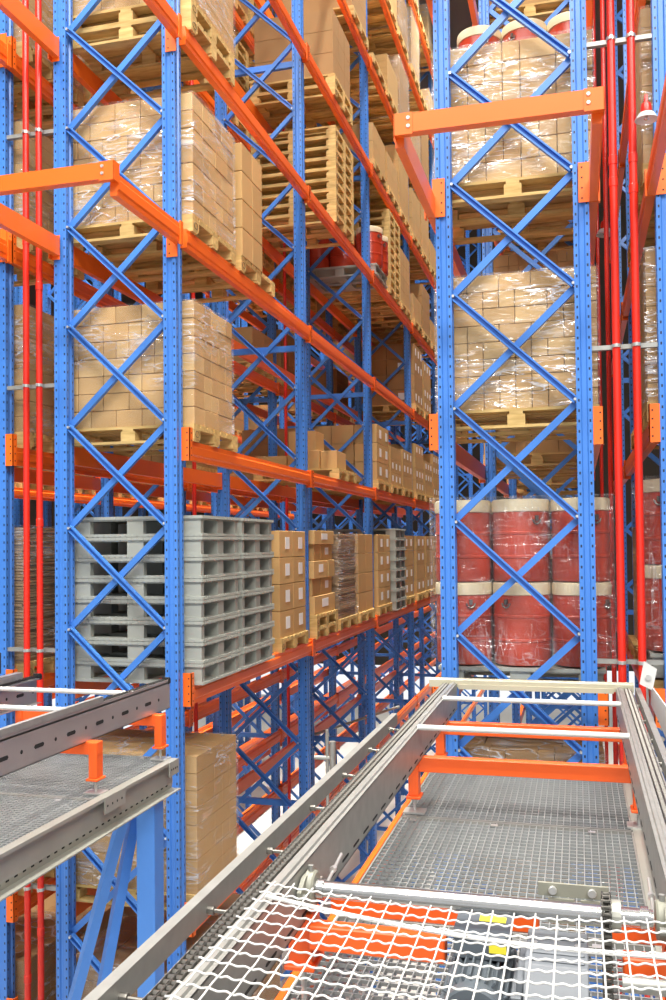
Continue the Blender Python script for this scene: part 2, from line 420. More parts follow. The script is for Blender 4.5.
def plastic_mesh():
    mb = MB(); w = .61
    # bottom skids, columns and a lipped deck
    for y in (0, .44, .88): mb.box(-w, y, 0, w, y + .12, .024)
    for x in (-w, -.08, w - .16): mb.box(x, .12, 0, x + .16, .88, .020)
    xs = ((-w + .018, -w + .19), (-.075, .075), (w - .19, w - .018)); ys = ((.018, .085), (.43, .58), (.90, .982))
    for x0, x1 in xs:
        for y0, y1 in ys: mb.box(x0, y0, .02, x1, y1, .14)
    mb.box(-w + .01, .01, .128, w - .01, .99, .156)
    mb.box(-w, 0, .138, w, .03, .163); mb.box(-w, .97, .138, w, 1, .163)
    mb.box(-w, .03, .138, -w + .03, .97, .163); mb.box(w - .03, .03, .138, w, .97, .163)
    # ribbing of the rims
    for i in range(24):
        x = -w + .02 + i * (2 * w - .04) / 23
        for y in (0, .993): mb.box(x - .008, y - .004, .140, x + .008, y + .011, .160); mb.box(x - .006, y - .004, .003, x + .006, y + .011, .021)
    for i in range(20):
        y = .02 + i * .96 / 19
        mb.box(w - .008, y - .008, .140, w + .005, y + .008, .160)
        if i % 9 in (0, 1, 2, 8): mb.box(w - .008, y - .008, .003, w + .005, y + .008, .021)
    return mb
pm_ = plastic_mesh(); pm_.v = [(a, b * .875, c * 1.05) for a, b, c in pm_.v]; PLAS = pm_.mesh('plastic_pallet', ['plastic'])
def plastic_stack(x, y, z, n, where):
    for i in range(n):
        pos = 'top' if i == n - 1 else 'bottom' if i == 0 else ON[i]
        lab = ('grey plastic pallet, %s in %s' % (pos if pos in ('top', 'bottom') else pos + ' from bottom', where)) if n > 1 else 'grey plastic pallet %s' % where
        tag(obj('plastic_pallet', PLAS, None, (x, y, z + i * PLH)), lab, 'pallet', 'grey plastic pallets')
    return z + n * PLH

# ------------------------------------------------------------------ cartons
def carton_mesh(w, d, h, lab, mat='carton', tape=False):
    def f():
        mb = MB(); mb.box(-w / 2, 0, 0, w / 2, d, h); return mb.mesh('carton', [mat], bevel=.004)
    return cached(('c', w, d, h, mat), f)
def paper(o, x0, y0, z0, x1, y1, z1):
    mb = MB(); mb.box(x0, y0, z0, x1, y1, z1); return obj('paper_label', cached(('pl', x0, y0, z0, x1, y1, z1), lambda: mb.mesh('paper_label', ['label'])), o)
STUFF = MB()
def sbox(x0, y0, z0, x1, y1, z1, mi): STUFF.box(x0, y0, z0, x1, y1, z1, mi)
def row_pattern(total, lng, r):
    """bricks of two widths filling one course"""
    out = []; left = total; n = round(total / (lng / 2)); i = 0
    while n > 0:
        k = 2 if (n >= 2 and r.random() < .5) else 1
        out.append(k * total / round(total / (lng / 2))); n -= k
    return out
def brick_load(cx, y, z, h, label, individual, w=1.19, d=.98, rows=8, lng=.235, front=True, side=True, mi=0):
    r = random.Random(int(abs(cx) * 100 + y * 10 + abs(z) * 7)); rh = h / rows; g = .004; dep = .22; x0 = cx - w / 2
    for j in range(rows):
        zz = z + j * rh
        ws = row_pattern(w, lng, r); ds = row_pattern(d - dep, lng * 1.35, r)
        x = x0
        for q in ws:
            if individual and front:
                o = obj('carton', carton_mesh(round(q - g, 3), dep - g, round(rh - g, 3), None, ('carton', 'carton', 'carton_c')[r.randrange(3)]), None, (x + q / 2, y + r.uniform(0, .006), zz))
                tag(o, label, 'carton', label.replace('small brown carton', 'cartons'))
            else: sbox(x + g / 2, y, zz, x + q - g / 2, y + dep - g, zz + rh - g, mi)
            x += q
        yy = y + dep
        for q in ds:
            for sgn in (1, -1):
                xa = cx + w / 2 - .3 if sgn > 0 else cx - w / 2
                if individual and side and sgn > 0:
                    o = obj('carton', carton_mesh(round(.3 - g, 3), round(q - g, 3), round(rh - g, 3), None, ('carton', 'carton', 'carton_c')[r.randrange(3)]), None, (xa + .15 + r.uniform(-.004, .002), yy + g / 2, zz))
                    tag(o, label, 'carton', label.replace('small brown carton', 'cartons'))
                else: sbox(xa, yy, zz, xa + .3 - g, yy + q - g, zz + rh - g, mi)
            yy += q
    sbox(cx - w / 2 + .305, y + dep, z, cx + w / 2 - .305, y + d - .01, z + h - .006, mi)
def film(cx, y, z, h, label, mat='film', w=1.19, d=.98, seed=1, amp=.006, dx=0):
    cx += dx
    r = random.Random(seed); mb = MB(); e = .012
    x0, x1, y0, y1, z0, z1 = cx - w / 2 - e, cx + w / 2 + e, y - e, y + d + e, z + .001, z + h + .006
    def P(px, py, pz):
        q = 9; n = amp * (math.sin(q * px + 5.1 * pz + seed) + math.sin(7 * py - 11 * pz + 2 * seed) * .8)
        return n
    def grid(fn, nu, nv):
        vs = [fn(i / nu, j / nv) for j in range(nv + 1) for i in range(nu + 1)]
        mb.add(vs, [(j * (nu + 1) + i, j * (nu + 1) + i + 1, (j + 1) * (nu + 1) + i + 1, (j + 1) * (nu + 1) + i) for j in range(nv) for i in range(nu)])
    def ed(u): return 1 if .02 < u < .98 else 0
    X = lambda u: x0 + u * (x1 - x0); Y = lambda u: y0 + u * (y1 - y0); Z = lambda u: z0 + u * (z1 - z0)
    grid(lambda u, v: (X(u), y0 - abs(P(X(u), y0, Z(v))) * ed(u), Z(v)), 24, 24)
    grid(lambda u, v: (x1 + abs(P(x1, Y(u), Z(v))) * ed(u), Y(u), Z(v)), 24, 24)
    grid(lambda u, v: (X(1 - u), y1, Z(v)), 2, 2)
    grid(lambda u, v: (x0, Y(1 - u), Z(v)), 2, 2)
    grid(lambda u, v: (X(u), Y(v), z1), 12, 12)
    cx_, cy_ = cx, y
    mb.v = [(a - cx_, b - cy_, c - z) for a, b, c in mb.v]
    me = mb.mesh('stretch_wrap', [mat], smooth=True)
    return tag(obj('stretch_wrap', me, None, (cx, y, z)), label, 'plastic wrap', 'stretch film around pallet loads')

def posn(row, lv, k, p):
    return '%s place, %s bay, %s, %s' % (('front', 'middle', 'rear')[p], ON[k], LN[lv], RN[row].replace('the ', '', 1))
def base(row, lv, k, p): return PX[row], PY(k, p), LV[lv] + BH
def npal(row, lv, k, p, n=1, detail=False, what=''):
    x, y, z = base(row, lv, k, p)
    for i in range(n):
        nm = 'wooden pallet' if n == 1 else ('top wooden pallet' if i == n - 1 else '%s wooden pallet from bottom' % ON[i])
        if n > 4: nm = '%s bare pallet from bottom' % ON[i] if i < n - 1 else 'topmost bare wooden pallet'
        pallet(x, y, z + i * PH, (nm + ', ' + posn(row, lv, k, p))[:200], detail)
    return x, y, z + n * PH

def label_load(row, lv, k, p, rows, nx=2, ny=2, individual=False, h=.285, w=1.12, d=.96, labels=True, pal=1, detail=False, mi=0, plab=2):
    x, y, z = npal(row, lv, k, p, pal, detail)
    cw, cd = w / nx, d / ny
    for j in range(rows):
        for iy in range(ny):
            for ix in range(nx):
                xx = x - w / 2 + ix * cw + .02; yy = y + .02 + iy * cd; zz = z + j * h; vis = ix == nx - 1
                if individual and vis:
                    o = obj('carton', carton_mesh(round(cw - .008, 3), round(cd - .008, 3), round(h - .005, 3), None), None, (xx + cw / 2, yy, zz))
                    tag(o, '%s %s %s carton, %s' % (('nearer', 'farther', 'farthest')[iy], ('bottom', 'second-layer', 'third-layer', 'fourth-layer')[j] if j < rows - 1 else 'top', 'labelled' if labels else 'plain', posn(row, lv, k, p)), 'carton', 'large cartons')
                    if labels: paper(o, cw / 2 - .006, cd * .42, h * .3, cw / 2 - .001, cd * .72, h * .75)
                else:
                    sbox(xx, yy, zz, xx + cw - .008, yy + cd - .008, zz + h - .005, mi)
                    if labels and vis and (ix + iy * 3 + j * 5 + k + p) % 3: STUFF.box(xx + cw - .008, yy + cd * .42, zz + h * .3, xx + cw - .005, yy + cd * .72, zz + h * .75, 3)
                    if labels and iy == 0 and (ix + j * 2 + k) % 4 == 0: STUFF.box(xx + cw * .4, yy - .003, zz + h * .3, xx + cw * .65, yy, zz + h * .75, 3)
    return z + rows * h
def wrap_load(row, lv, k, p, h, individual=False, pal=1, rows=8, detail=False, label=None, flabel=None, mi=0, fm=None, seed=None, lng=.235, side=True, front=True, wrap=True, d=.98):
    x, y, z = npal(row, lv, k, p, pal, detail)
    brick_load(x, y + .02, z, h, label, individual, rows=rows, mi=mi, lng=lng, side=side, front=front, d=d)
    if wrap: film(x, y + .02, z, h, flabel or 'clear film round cartons, ' + posn(row, lv, k, p), fm or ('film' if individual else 'film_far'), d=d, seed=seed or int(k * 7 + p * 3 + len(row) + ord(lv)))

# --- drums
def drum_meshes():
    b = MB(); r = .214; H = .58
    pr = [(r - .03, 0), (r - .006, .004), (r, .02), (r, .10)]
    for z in (.19, .37): pr += [(r, z - .014), (r + .005, z - .007), (r + .005, z + .007), (r, z + .014)]
    pr += [(r, .51), (r - .004, .54), (r - .004, H)]
    b.lathe(pr, 28)
    l = MB(); l.lathe([(r - .002, .530), (r + .006, .535), (r + .007, .56), (r + .007, .605), (r + .004, .620), (r - .01, .627), (r - .03, .620), (.02, .62)], 28)
    h = MB()
    h.tube([(r * math.sin(a), -r * math.cos(a) - .012, zz) for a, zz in ((-.16, .47), (-.1, .445), (0, .435), (.1, .445), (.16, .47))], .007, 6)
    h.box(-.012, -r - .018, .46, .012, -r + .004, .50)
    return b.mesh('drum_body', ['drum'], True), l.mesh('lid', ['lid'], True), h.mesh('clamp_handle', ['chain'])
DB, DL, DH = drum_meshes()
def drum(x, y, z, label, rot):
    t = thing('drum', label, 'drum', (x, y, z), rot, 'red drums')
    obj('drum_body', DB, t); obj('lid', DL, t); obj('clamp_handle', DH, t)
def drum_load(row, lv, k, p, layers, cols, rows, plastic=True, lift=0, wrap=True, yoff=0):
    x, y, z = base(row, lv, k, p); z += lift; y += yoff
    if plastic: plastic_stack(x, y, z, 1, 'under drums, ' + posn(row, lv, k, p)); z += PLH
    else: pallet(x, y, z, 'wooden pallet under drums, ' + posn(row, lv, k, p), False); z += PH
    n = len(cols)
    for j in range(layers):
        for i, cx in enumerate(cols):
            for q, cy in enumerate(rows):
                lab = 'red drum, %s layer, %s %s column, %s' % (('lower', 'upper')[j], ('left', 'middle', 'right')[i] if n > 2 else ('left', 'right')[i], ('front', 'back')[q], LN[lv] + ', ' + RN[row].replace('the ', '', 1))
                drum(x + cx, y + cy, z + j * .632, lab, (.35, -.5, .62)[(i + j) % 3] * (1.6 if i == n - 1 else 1))
    if wrap: film(x, y + .05, z + .01, layers * .632, 'loose film round drums, ' + posn(row, lv, k, p), 'film_drum', w=1.335, d=.90, dx=.01, seed=23 + len(row))
    return z + layers * .632

# ------------------------------------------------------------------ what stands where
done = set()
def D(*key): done.add(key)
# the rack with the grey plastic pallets, front bays
xx, yy, zz = base('near', 'D', 0, 0)
plastic_stack(-3.58, 6.96, zz, 8, 'nearer grey stack behind the front frame'); plastic_stack(-3.58, 7.91, zz, 8, 'farther grey stack beside the cartons'); D('near', 'D', 0, 0); D('near', 'D', 0, 1)
label_load('near', 'D', 0, 2, 4, individual=True, h=.287, detail=True); D('near', 'D', 0, 2)
wrap_load('near', 'C', 0, 0, 1.03, True, d=.87, rows=7, detail=True, label='small brown carton in the wrapped load just above the grey plastic pallets'); D('near', 'C', 0, 0)
wrap_load('near', 'B', 0, 0, 1.03, True, d=.94, rows=7, detail=True, label='small brown carton in the wrapped load behind the jutting orange beam'); D('near', 'B', 0, 0)
label_load('near', 'B', 0, 1, 4, 2, 2, True, h=.272, labels=False, detail=True, w=1.18, d=.58); D('near', 'B', 0, 1)
wrap_load('near', 'A', 0, 0, 1.1, pal=2, detail=True, fm='film'); D('near', 'A', 0, 0)
wrap_load('near', 'E', 0, 0, 1.12, detail=True, fm='film', rows=8, d=.90); D('near', 'E', 0, 0)
wrap_load('near', 'F', 0, 0, 1.15, mi=1); D('near', 'F', 0, 0)
wrap_load('near', 'F', 0, 1, 1.0, mi=1); D('near', 'F', 0, 1)
# loose cartons on the second bay
def carton_at(x, y, z, w, d, h, label, lab_side=False, lab_front=False, mat='carton', rot=0):
    o = tag(obj('carton', carton_mesh(w, d, h, None, mat), None, (x, y, z), (0, 0, rot)), label, 'carton', 'large cartons')
    if lab_side: paper(o, w / 2, d * .35, h * .35, w / 2 + .003, d * .65, h * .8)
    if lab_front: paper(o, -.06, -.003, h * .3, .08, 0, h * .75)
    return o
x, y, z = npal('near', 'D', 1, 0, 2, True); D('near', 'D', 1, 0)
zc = z
for j, row_ in enumerate([((.56, .02, .94),), ((.56, .02, .36), (.54, .42, .5)), ((.56, .0, .62), (.5, .66, .3)), ((.5, .1, .3), (.56, .42, .52)), ((.6, .03, .9),)]):
    hh = (.225, .21, .215, .20, .17)[j]
    for q, (w_, y_, d_) in enumerate(row_):
        carton_at(x + .57 - w_ / 2 - .03 * (j % 2), y + y_, zc, w_, d_, hh - .003, 'brown carton, %s layer%s, uneven stack beside second blue upright of grey pallet rack' % (ON[j], (', nearer one', ', farther one')[q] if len(row_) > 1 else ''), lab_side=(j + q) % 2 == 0)
    sbox(x - .58, y + .03, zc, x - .06, y + .95, zc + hh - .003, 0); zc += hh
x, y, z = npal('near', 'D', 1, 1, 1, True); D('near', 'D', 1, 1)
fb = MB(); r_ = random.Random(3)
for i in range(44):
    o1, o2 = r_.uniform(-.012, .012), r_.uniform(-.012, .012); fb.box(-.58 + o1, .02 + o2, i * .0255, .57 + o1, .96 + o2, i * .0255 + .021)
tag(obj('flat_cardboard', fb.mesh('flat_cardboard', ['board']), None, (x, y, z)), 'stack of flattened brown cardboard sheets, film wrapped, beside the uneven carton stack', 'cardboard stack')['kind'] = 'stuff'
film(x, y + .02, z, 1.14, 'grey shiny film wrapped round the flattened cardboard sheets', 'film', d=.95, seed=44)
label_load('near', 'D', 1, 2, 4, individual=True, h=.285, labels=False); D('near', 'D', 1, 2)
label_load('near', 'D', 2, 0, 4, individual=True); D('near', 'D', 2, 0)
plastic_stack(-3.58, PY(2, 1), LV['D'] + BH, 8, 'distant grey stack in the third bay'); D('near', 'D', 2, 1)
for k, p in ((2, 2), (3, 0), (3, 1), (3, 2), (4, 0), (4, 1)): label_load('near', 'D', k, p, 4); D('near', 'D', k, p)
# first level over the conveyors
D('near', 'C', 0, 1); D('near', 'C', 0, 2); D('near', 'C', 1, 0)
x, y, z = npal('near', 'C', 1, 1, 1, True); D('near', 'C', 1, 1)
carton_at(x - .36, y + .05, z, .44, .5, .19, 'low brown carton lying left on the pallet behind the second blue upright')
carton_at(x + .1, y + .02, z, .44, .48, .25, 'lower brown carton carrying another, behind the second blue upright')
carton_at(x + .08, y + .04, z + .252, .38, .42, .26, 'brown carton standing on another carton behind the second blue upright')
carton_at(x + .44, y + .08, z, .22, .5, .24, 'narrow brown carton at the right edge of the pallet with loose cartons')
carton_at(x - .1, y + .6, z, .9, .36, .2, 'wide low brown carton at the back of the pallet with loose cartons', mat='carton_b')
D('near', 'C', 1, 2)
label_load('near', 'C', 2, 0, 3, 3, 2, True, h=.30, detail=True); D('near', 'C', 2, 0)
label_load('near', 'C', 2, 1, 3, 3, 3, h=.22); D('near', 'C', 2, 1)
for k, p, n_ in ((2, 2, 3), (3, 0, 4), (3, 1, 3), (3, 2, 4)): label_load('near', 'C', k, p, n_, 3, 3, h=.24); D('near', 'C', k, p)
# second level over the conveyors
for k, p in ((0, 2), (1, 0), (1, 1), (1, 2), (2, 0)): D('near', 'B', k, p)
D('near', 'B', 2, 1); D('near', 'B', 2, 2)
label_load('near', 'B', 3, 0, 4, 2, 3, h=.30, mi=1); label_load('near', 'B', 3, 1, 4, 2, 3, h=.27); D('near', 'B', 3, 0); D('near', 'B', 3, 1)
# third level
for k, p in ((0, 1), (0, 2), (1, 0), (1, 2)): D('near', 'A', k, p)
npal('near', 'A', 1, 1, 9, True); D('near', 'A', 1, 1)
drum_load('near', 'A', 2, 0, 1, (-.44, 0, .44), (.25, .70), wrap=False); D('near', 'A', 2, 0)
npal('near', 'A', 2, 1, 10); D('near', 'A', 2, 1)
label_load('near', 'A', 2, 2, 4, 3, 3, h=.25, labels=False); D('near', 'A', 2, 2)
for k, p, n_ in ((3, 0, 2), (3, 1, 4), (3, 2, 2)): label_load('near', 'A', k, p, n_, 3, 3, h=.25, labels=False, mi=p % 2); D('near', 'A', k, p)
# fourth and higher
for k, p in ((0, 0), (0, 1), (0, 2), (1, 0), (1, 2)): D('near', 'H', k, p)
label_load('near', 'H', 1, 1, 3, 2, 3, h=.3, labels=False, detail=True, pal=2, mi=1); D('near', 'H', 1, 1)  # darker board on this load stands in for shade
for k, p, n_ in ((2, 0, 2), (2, 1, 2), (2, 2, 4), (3, 0, 3), (3, 1, 4), (3, 2, 2)): label_load('near', 'H', k, p, n_, 1 + (k + p) % 2, 2, h=.3, labels=False); D('near', 'H', k, p)
for lv in 'JKP':
    for k in (0, 1):
        for p in range(3): D('near', lv, k, p)
    for k, p in ((2, 0), (2, 1), (2, 2), (3, 0), (3, 1), (3, 2)):
        if (k * 3 + p + ord(lv)) % 5 == 0: npal('near', lv, k, p, 1); D('near', lv, k, p); continue
        wrap_load('near', lv, k, p, 1.15 - .28 * ((k + p + ord(lv)) % 3), rows=5, mi=(k + p) % 3, lng=.4, fm='film_far', wrap=(p != 1)); D('near', lv, k, p)
label_load('near', 'J', 1, 2, 3, 1, 1, h=.34, labels=False, mi=1)
# the rack with wrapped red drums
drum_load('drum', 'D', 0, 0, 2, (-.44, .005, .45), (.27, .71), lift=.035); D('drum', 'D', 0, 0)
wrap_load('drum', 'C', 0, 0, 1.03, True, detail=True, rows=8, side=False, label='small brown carton in the wrapped load above the red drums', lng=.245); D('drum', 'C', 0, 0)
wrap_load('drum', 'B', 0, 0, 1.06, True, detail=True, rows=7, side=False, label='small brown carton in the wrapped load behind the orange cross beam', lng=.26); D('drum', 'B', 0, 0)
wrap_load('drum', 'E', 0, 0, 1.29, rows=9, mi=1, fm='film')
D('drum', 'A', 0, 0); D('drum', 'A', 0, 1)
drum_load('drum', 'A', 0, 2, 1, (-.44, 0, .44), (.25, .70), plastic=False, wrap=False, yoff=-.33); D('drum', 'A', 0, 2)
for k, p in ((1, 0), (1, 1), (1, 2), (2, 0)): label_load('drum', 'A', k, p, 3, 3, 3, h=.25, labels=False, mi=1)
for k, p in ((1, 0), (1, 2), (2, 1)): label_load('drum', 'H', k, p, 3, 3, 3, h=.25, labels=False)
for k, p in ((1, 1), (2, 1)): wrap_load('drum', 'B', k, p, .9, rows=6, mi=p % 3, wrap=False)
for k, p in ((1, 0), (1, 1), (2, 0), (2, 2)): wrap_load('drum', 'C', k, p, .95 - .3 * (p % 2), rows=6, mi=p % 3, wrap=False)
for k, p in ((0, 1), (1, 1), (2, 1)): label_load('drum', 'D', k, p, 3, mi=1)
# the rack at the right
drum_load('edge', 'D', 0, 0, 2, (-.42, .03), (.27, .71), lift=.16); D('edge', 'D', 0, 0)
x, y, z = base('edge', 'D', 0, 0); pallet(x, y, z, 'wooden pallet under the grey plastic pallet with red drums at right', False)
wrap_load('edge', 'C', 0, 0, 1.12, fm='film', rows=8); wrap_load('edge', 'B', 0, 0, 1.15, fm='film', rows=8); wrap_load('edge', 'A', 0, 0, 1.0, rows=6)
label_load('edge', 'D', 0, 1, 4, 2, 2, mi=1); label_load('edge', 'D', 0, 2, 4, 2, 2, mi=1); label_load('edge', 'C', 0, 1, 3, mi=1); label_load('edge', 'B', 0, 1, 3, mi=1)
# rack behind the grey plastic pallets
for lv, h_, m_ in (('A', 1.0, 0), ('B', 1.0, 2), ('C', 1.12, 0), ('E', 1.1, 1), ('F', 1.1, 1)): wrap_load('behind', lv, 0, 0, h_, mi=m_, fm='film', rows=8); D('behind', lv, 0, 0)
x, y, z = npal('behind', 'D', 0, 0, 1, True); D('behind', 'D', 0, 0)
fb = MB()
for i in range(46):
    o1, o2 = r_.uniform(-.012, .012), r_.uniform(-.012, .012); fb.box(-.58 + o1, .02 + o2, i * .0255, .57 + o1, .96 + o2, i * .0255 + .021)
tag(obj('flat_cardboard', fb.mesh('flat_cardboard', ['board']), None, (x, y, z)), 'stack of flattened brown cardboard behind the two red pipes at left', 'cardboard stack')['kind'] = 'stuff'
film(x, y + .02, z, 1.18, 'film wrapped round the flattened cardboard behind the red pipes at left', 'film', d=.95, seed=52)
for lv in 'AHJ':
    for k in range(5):
        for p in range(3):
            if ('behind', lv, k, p) in done or rnd.random() < .22: continue
            q = rnd.random()
            if q < .3: npal('behind', lv, k, p, rnd.randint(6, 9))
            elif q < .7: label_load('behind', lv, k, p, rnd.randint(2, 4), 2, 2, h=.27, labels=False, mi=rnd.randrange(3), pal=rnd.choice((1, 2)))
            else: wrap_load('behind', lv, k, p, rnd.uniform(.7, 1.1), rows=5, lng=.4, mi=rnd.randrange(3), wrap=False)
for lv, fill in (('B', .42), ('C', .36)):
    for k in range(5):
        for p in range(3):
            if ('behind', lv, k, p) in done or rnd.random() > fill: continue
            label_load('behind', lv, k, p, rnd.randint(2, 4), 2, 2, h=.26, labels=rnd.random() < .5, mi=1)
for k, p in ((0, 1), (1, 0)): wrap_load('behind', 'F', k, p, 1.0, rows=5, lng=.4, mi=1, wrap=False)
for lv in 'DCB':
    for k in (1, 2, 3, 4):
        for p in range(3):
            if rnd.random() < .8: label_load('far', lv, k, p, rnd.randint(2, 4), 2, 2, h=.27, labels=False, mi=1)
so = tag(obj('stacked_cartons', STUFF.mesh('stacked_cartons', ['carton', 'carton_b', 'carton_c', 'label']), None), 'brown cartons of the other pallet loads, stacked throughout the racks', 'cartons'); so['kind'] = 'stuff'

# ------------------------------------------------------------------ sprinkler pipes in the gaps between the racks
def pipe(x, y, r, label, zc, couplers):
    t = thing('sprinkler_pipe', label, 'pipe', (x, y, FLOOR), 0, 'red upright sprinkler pipes')
    mb = MB(); mb.lathe([(r, 0), (r, TOP - FLOOR)], 16); obj('pipe_run', mb.mesh('pipe_run', ['red_pipe'], True), t)
    c = MB(); c.lathe([(r, -.035), (r + .004, -.03), (r + .004, .03), (r, .035)], 16); cm = cached(('cpl', r), lambda: c.mesh('coupler', ['red_pipe'], True))
    for z in couplers: obj('coupler', cm, t, (0, 0, z - FLOOR))
    k = MB(); k.lathe([(r + .001, -.012), (r + .005, -.012), (r + .005, .012), (r + .001, .012)], 16); k.box(-.006, -r - .016, -.012, .006, -r, .012)
    km = cached(('clamp', r), lambda: k.mesh('pipe_clamp', ['bolt'], True))
    for z in zc: obj('pipe_clamp', km, t, (0, 0, z - FLOOR))
ZL = (3.53, 1.36, -.87, -2.85); ZR = (3.60, 1.385, -.86, -2.9)
pipe(-4.49, 6.79, .027, 'red vertical sprinkler pipe, outer one of the pair at far left', ZL, (2.6, -3.6))
pipe(-4.365, 6.79, .027, 'red vertical sprinkler pipe beside the left blue upright, inner one of the pair', ZL, (2.2, .2, -3.2))
pipe(.288, 6.79, .028, 'red vertical sprinkler pipe nearest the drum rack, at right', ZR, (2.72, 2.56))
pipe(.424, 6.79, .028, 'red vertical sprinkler pipe nearer the right photo edge', ZR, (2.72, 2.5))
for xa, xb, zs, nm in ((-4.70, -4.23, ZL, 'left'), (.12, .57, ZR, 'right')):
    for i, z in enumerate(zs):
        mb = MB(); mb.prism([(-.02, -.016), (.02, -.016), (.02, .016), (.012, .016), (.012, -.008), (-.012, -.008), (-.012, .016), (-.02, .016)], xa, xb, 'x')
        tag(obj('pipe_bracket_rail', mb.mesh('pipe_rail', ['galv']), None, (0, 6.84, z)), '%s galvanised rail bracing the %s pair of red pipes' % (('topmost', 'second highest', 'third highest', 'lowest')[i], nm), 'bracket', 'rails holding red pipes')
# further pipes deeper in the gaps
for gx, nm in ((-4.43, 'left'), (.35, 'right')):
    for k in (1, 2):
        mb = MB(); mb.lathe([(.025, 0), (.025, TOP - FLOOR)], 12)
        tag(obj('sprinkler_pipe', mb.mesh('pipe_deep', ['red_pipe'], True), None, (gx, FY(k) - .3, FLOOR)), 'thin red sprinkler pipe deeper in the %s rack gap, beside the %s frame' % (nm, ON[k]), 'pipe', 'red upright sprinkler pipes')
def sprinkler(x, y, z, label, s=1.0):
    t = thing('sprinkler', label, 'sprinkler', (x, y, z), 0, 'sprinkler heads')
    a = MB(); a.lathe([(.030 * s, .02 * s), (.042 * s, .03 * s), (.042 * s, .07 * s), (.036 * s, .095 * s), (.018 * s, .108 * s), (.012 * s, .11 * s)], 18); obj('cap', a.mesh('cap', ['red_pipe'], True), t)
    b = MB(); b.lathe([(.085 * s, -.03 * s), (.088 * s, -.028 * s), (.066 * s, .005 * s), (.058 * s, .02 * s), (.03 * s, .026 * s), (.028 * s, .020 * s), (.055 * s, .012 * s), (.062 * s, .0), (.083 * s, -.03 * s), (.085 * s, -.03 * s)], 24, caps=False)
    obj('shade', b.mesh('shade', ['white'], True), t)
    c = MB(); c.lathe([(.012 * s, -.03 * s), (.02 * s, -.024 * s), (.012 * s, -.01 * s), (.012 * s, .01 * s)], 12); obj('nozzle', c.mesh('nozzle', ['steel'], True), t)
    p = MB(); p.tube([(0, 0, .1 * s), (0, 0, .16 * s), (0, .35, .2 * s)], .012, 8); obj('feed_pipe', p.mesh('feed', ['red_pipe'], True), t)
sprinkler(.505, 6.6, 2.925, 'red capped sprinkler head with white dish by the right-hand red pipes', .9)
sprinkler(.36, 10.9, 3.55, 'small sprinkler head with white dish lower between the rack gap beams', 1.2)
sprinkler(-4.2, 12.0, 5.4, 'sprinkler head glinting deep behind the rack left of the aisle', 1.2)

# ------------------------------------------------------------------ conveyors
def chain_strip(mb, x, y0, y1, z, w, mi=0):
    n = int((y1 - y0) / .026)
    for i in range(n):
        y = y0 + i * .026
        for dx in (-w * .26, w * .26):
            mb.lathe([(.0065, -w * .17), (.0065, w * .17)], 6, mi, 'x', (x + dx, y, z))
            for e in (-1, 1):
                o = (.0012 if i % 2 else 0); xe = x + dx + e * (w * .2 + o)
                mb.box(xe - .0009, y - .004, z - .0075, xe + .0009, y + .03, z + .0075, mi)
def slot_row(mb, x, y0, y1, z, s, mi, pitch=.34, hh=.012, round_=True):
    y = y0
    while y < y1:
        mb.prism([(y - .05, z), (y - .04, z - hh), (y + .04, z - hh), (y + .05, z), (y + .04, z + hh), (y - .04, z + hh)], x, x + s * .0012, 'x', mi)
        if round_: mb.prism([(y + pitch / 2 + .012 * math.cos(a), z + .012 * math.sin(a)) for a in [i * math.pi / 4 for i in range(8)]], x, x + s * .0012, 'x', mi)
        y += pitch
def rail_part(t, xin, s, y0, y1, ytop, name='rail'):
    """one chain rail; s=+1 when its outer side looks towards +x. xin = inner plate"""
    p = MB()
    a, b = sorted((xin, xin + s * .004)); p.box(a, y0, -1.19, b, y1, -1.008)
    a, b = sorted((xin, xin + s * .048)); p.box(a, y0, -1.012, b, y1, -1.006)
    a, b = sorted((xin + s * .012, xin + s * .034)); p.prism([(a, -1.006), (b, -1.006), (b - .004, -.998), (a + .004, -.998)], y0, y1, 'y')
    a, b = sorted((xin + s * .048, xin + s * .098)); p.box(a, y0, -1.036, b, y1, -1.022)
    a, b = sorted((xin + s * .096, xin + s * .102)); p.box(a, y0, -1.06, b, y1, -1.008)
    a, b = sorted((xin, xin + s * .03)); p.box(a, y0, -1.19, b, y1, -1.186)
    slot_row(p, xin - s * .0002, y0 + .1, y1 - .08, -1.163, -s, 1, .17, .005, False)
    obj('chain_rail', p.mesh('chain_rail', ['galv', 'slot']), t)
    c = MB(); chain_strip(c, xin + s * .073, y0, y1 - .02, -1.008, .042); obj('drive_chain', c.mesh('drive_chain', ['chain']), t)
    g = MB(); xo = xin + s * (.19 if s < 0 else .125)
    def q(lst): return lst if s > 0 else [(-x_, z_) for x_, z_ in reversed(lst)]
    sg = s
    pr = [(0, -.065), (.03, -.065), (.03, -.06), (.005, -.06), (.005, -.004), (.032, -.004), (.032, 0), (0, 0)]
    pr = [(xo + sg * u, -1.0 + v) for u, v in pr]
    if sg < 0: pr = pr[::-1]
    g.prism(pr, y0, ytop, 'y'); obj('guard_rail', g.mesh('guard_rail', ['galv']), t)
    yv = y0 + .42
    while yv < ytop - .05:
        e = MB(); e.cyl((xin + s * .1, yv, -1.045), (xo, yv, -1.045), .006, 10); e.cyl((xo - s * .02, yv, -1.045), (xo, yv, -1.045), .012, 10)
        obj('spacer', cached(('spc', xin, s, round(yv, 2)), lambda: e.mesh('spacer', ['chain'], True)), t); yv += .52
conv = thing('chain_conveyor', 'galvanised chain conveyor running up to the rack with red drums', 'conveyor', (0, 0, 0))
conv.location.z = ZO
YE = 6.56
rail_part(conv, -.850, -1, 1.0, YE, 5.31); rail_part(conv, .235, 1, 1.0, YE, YE)
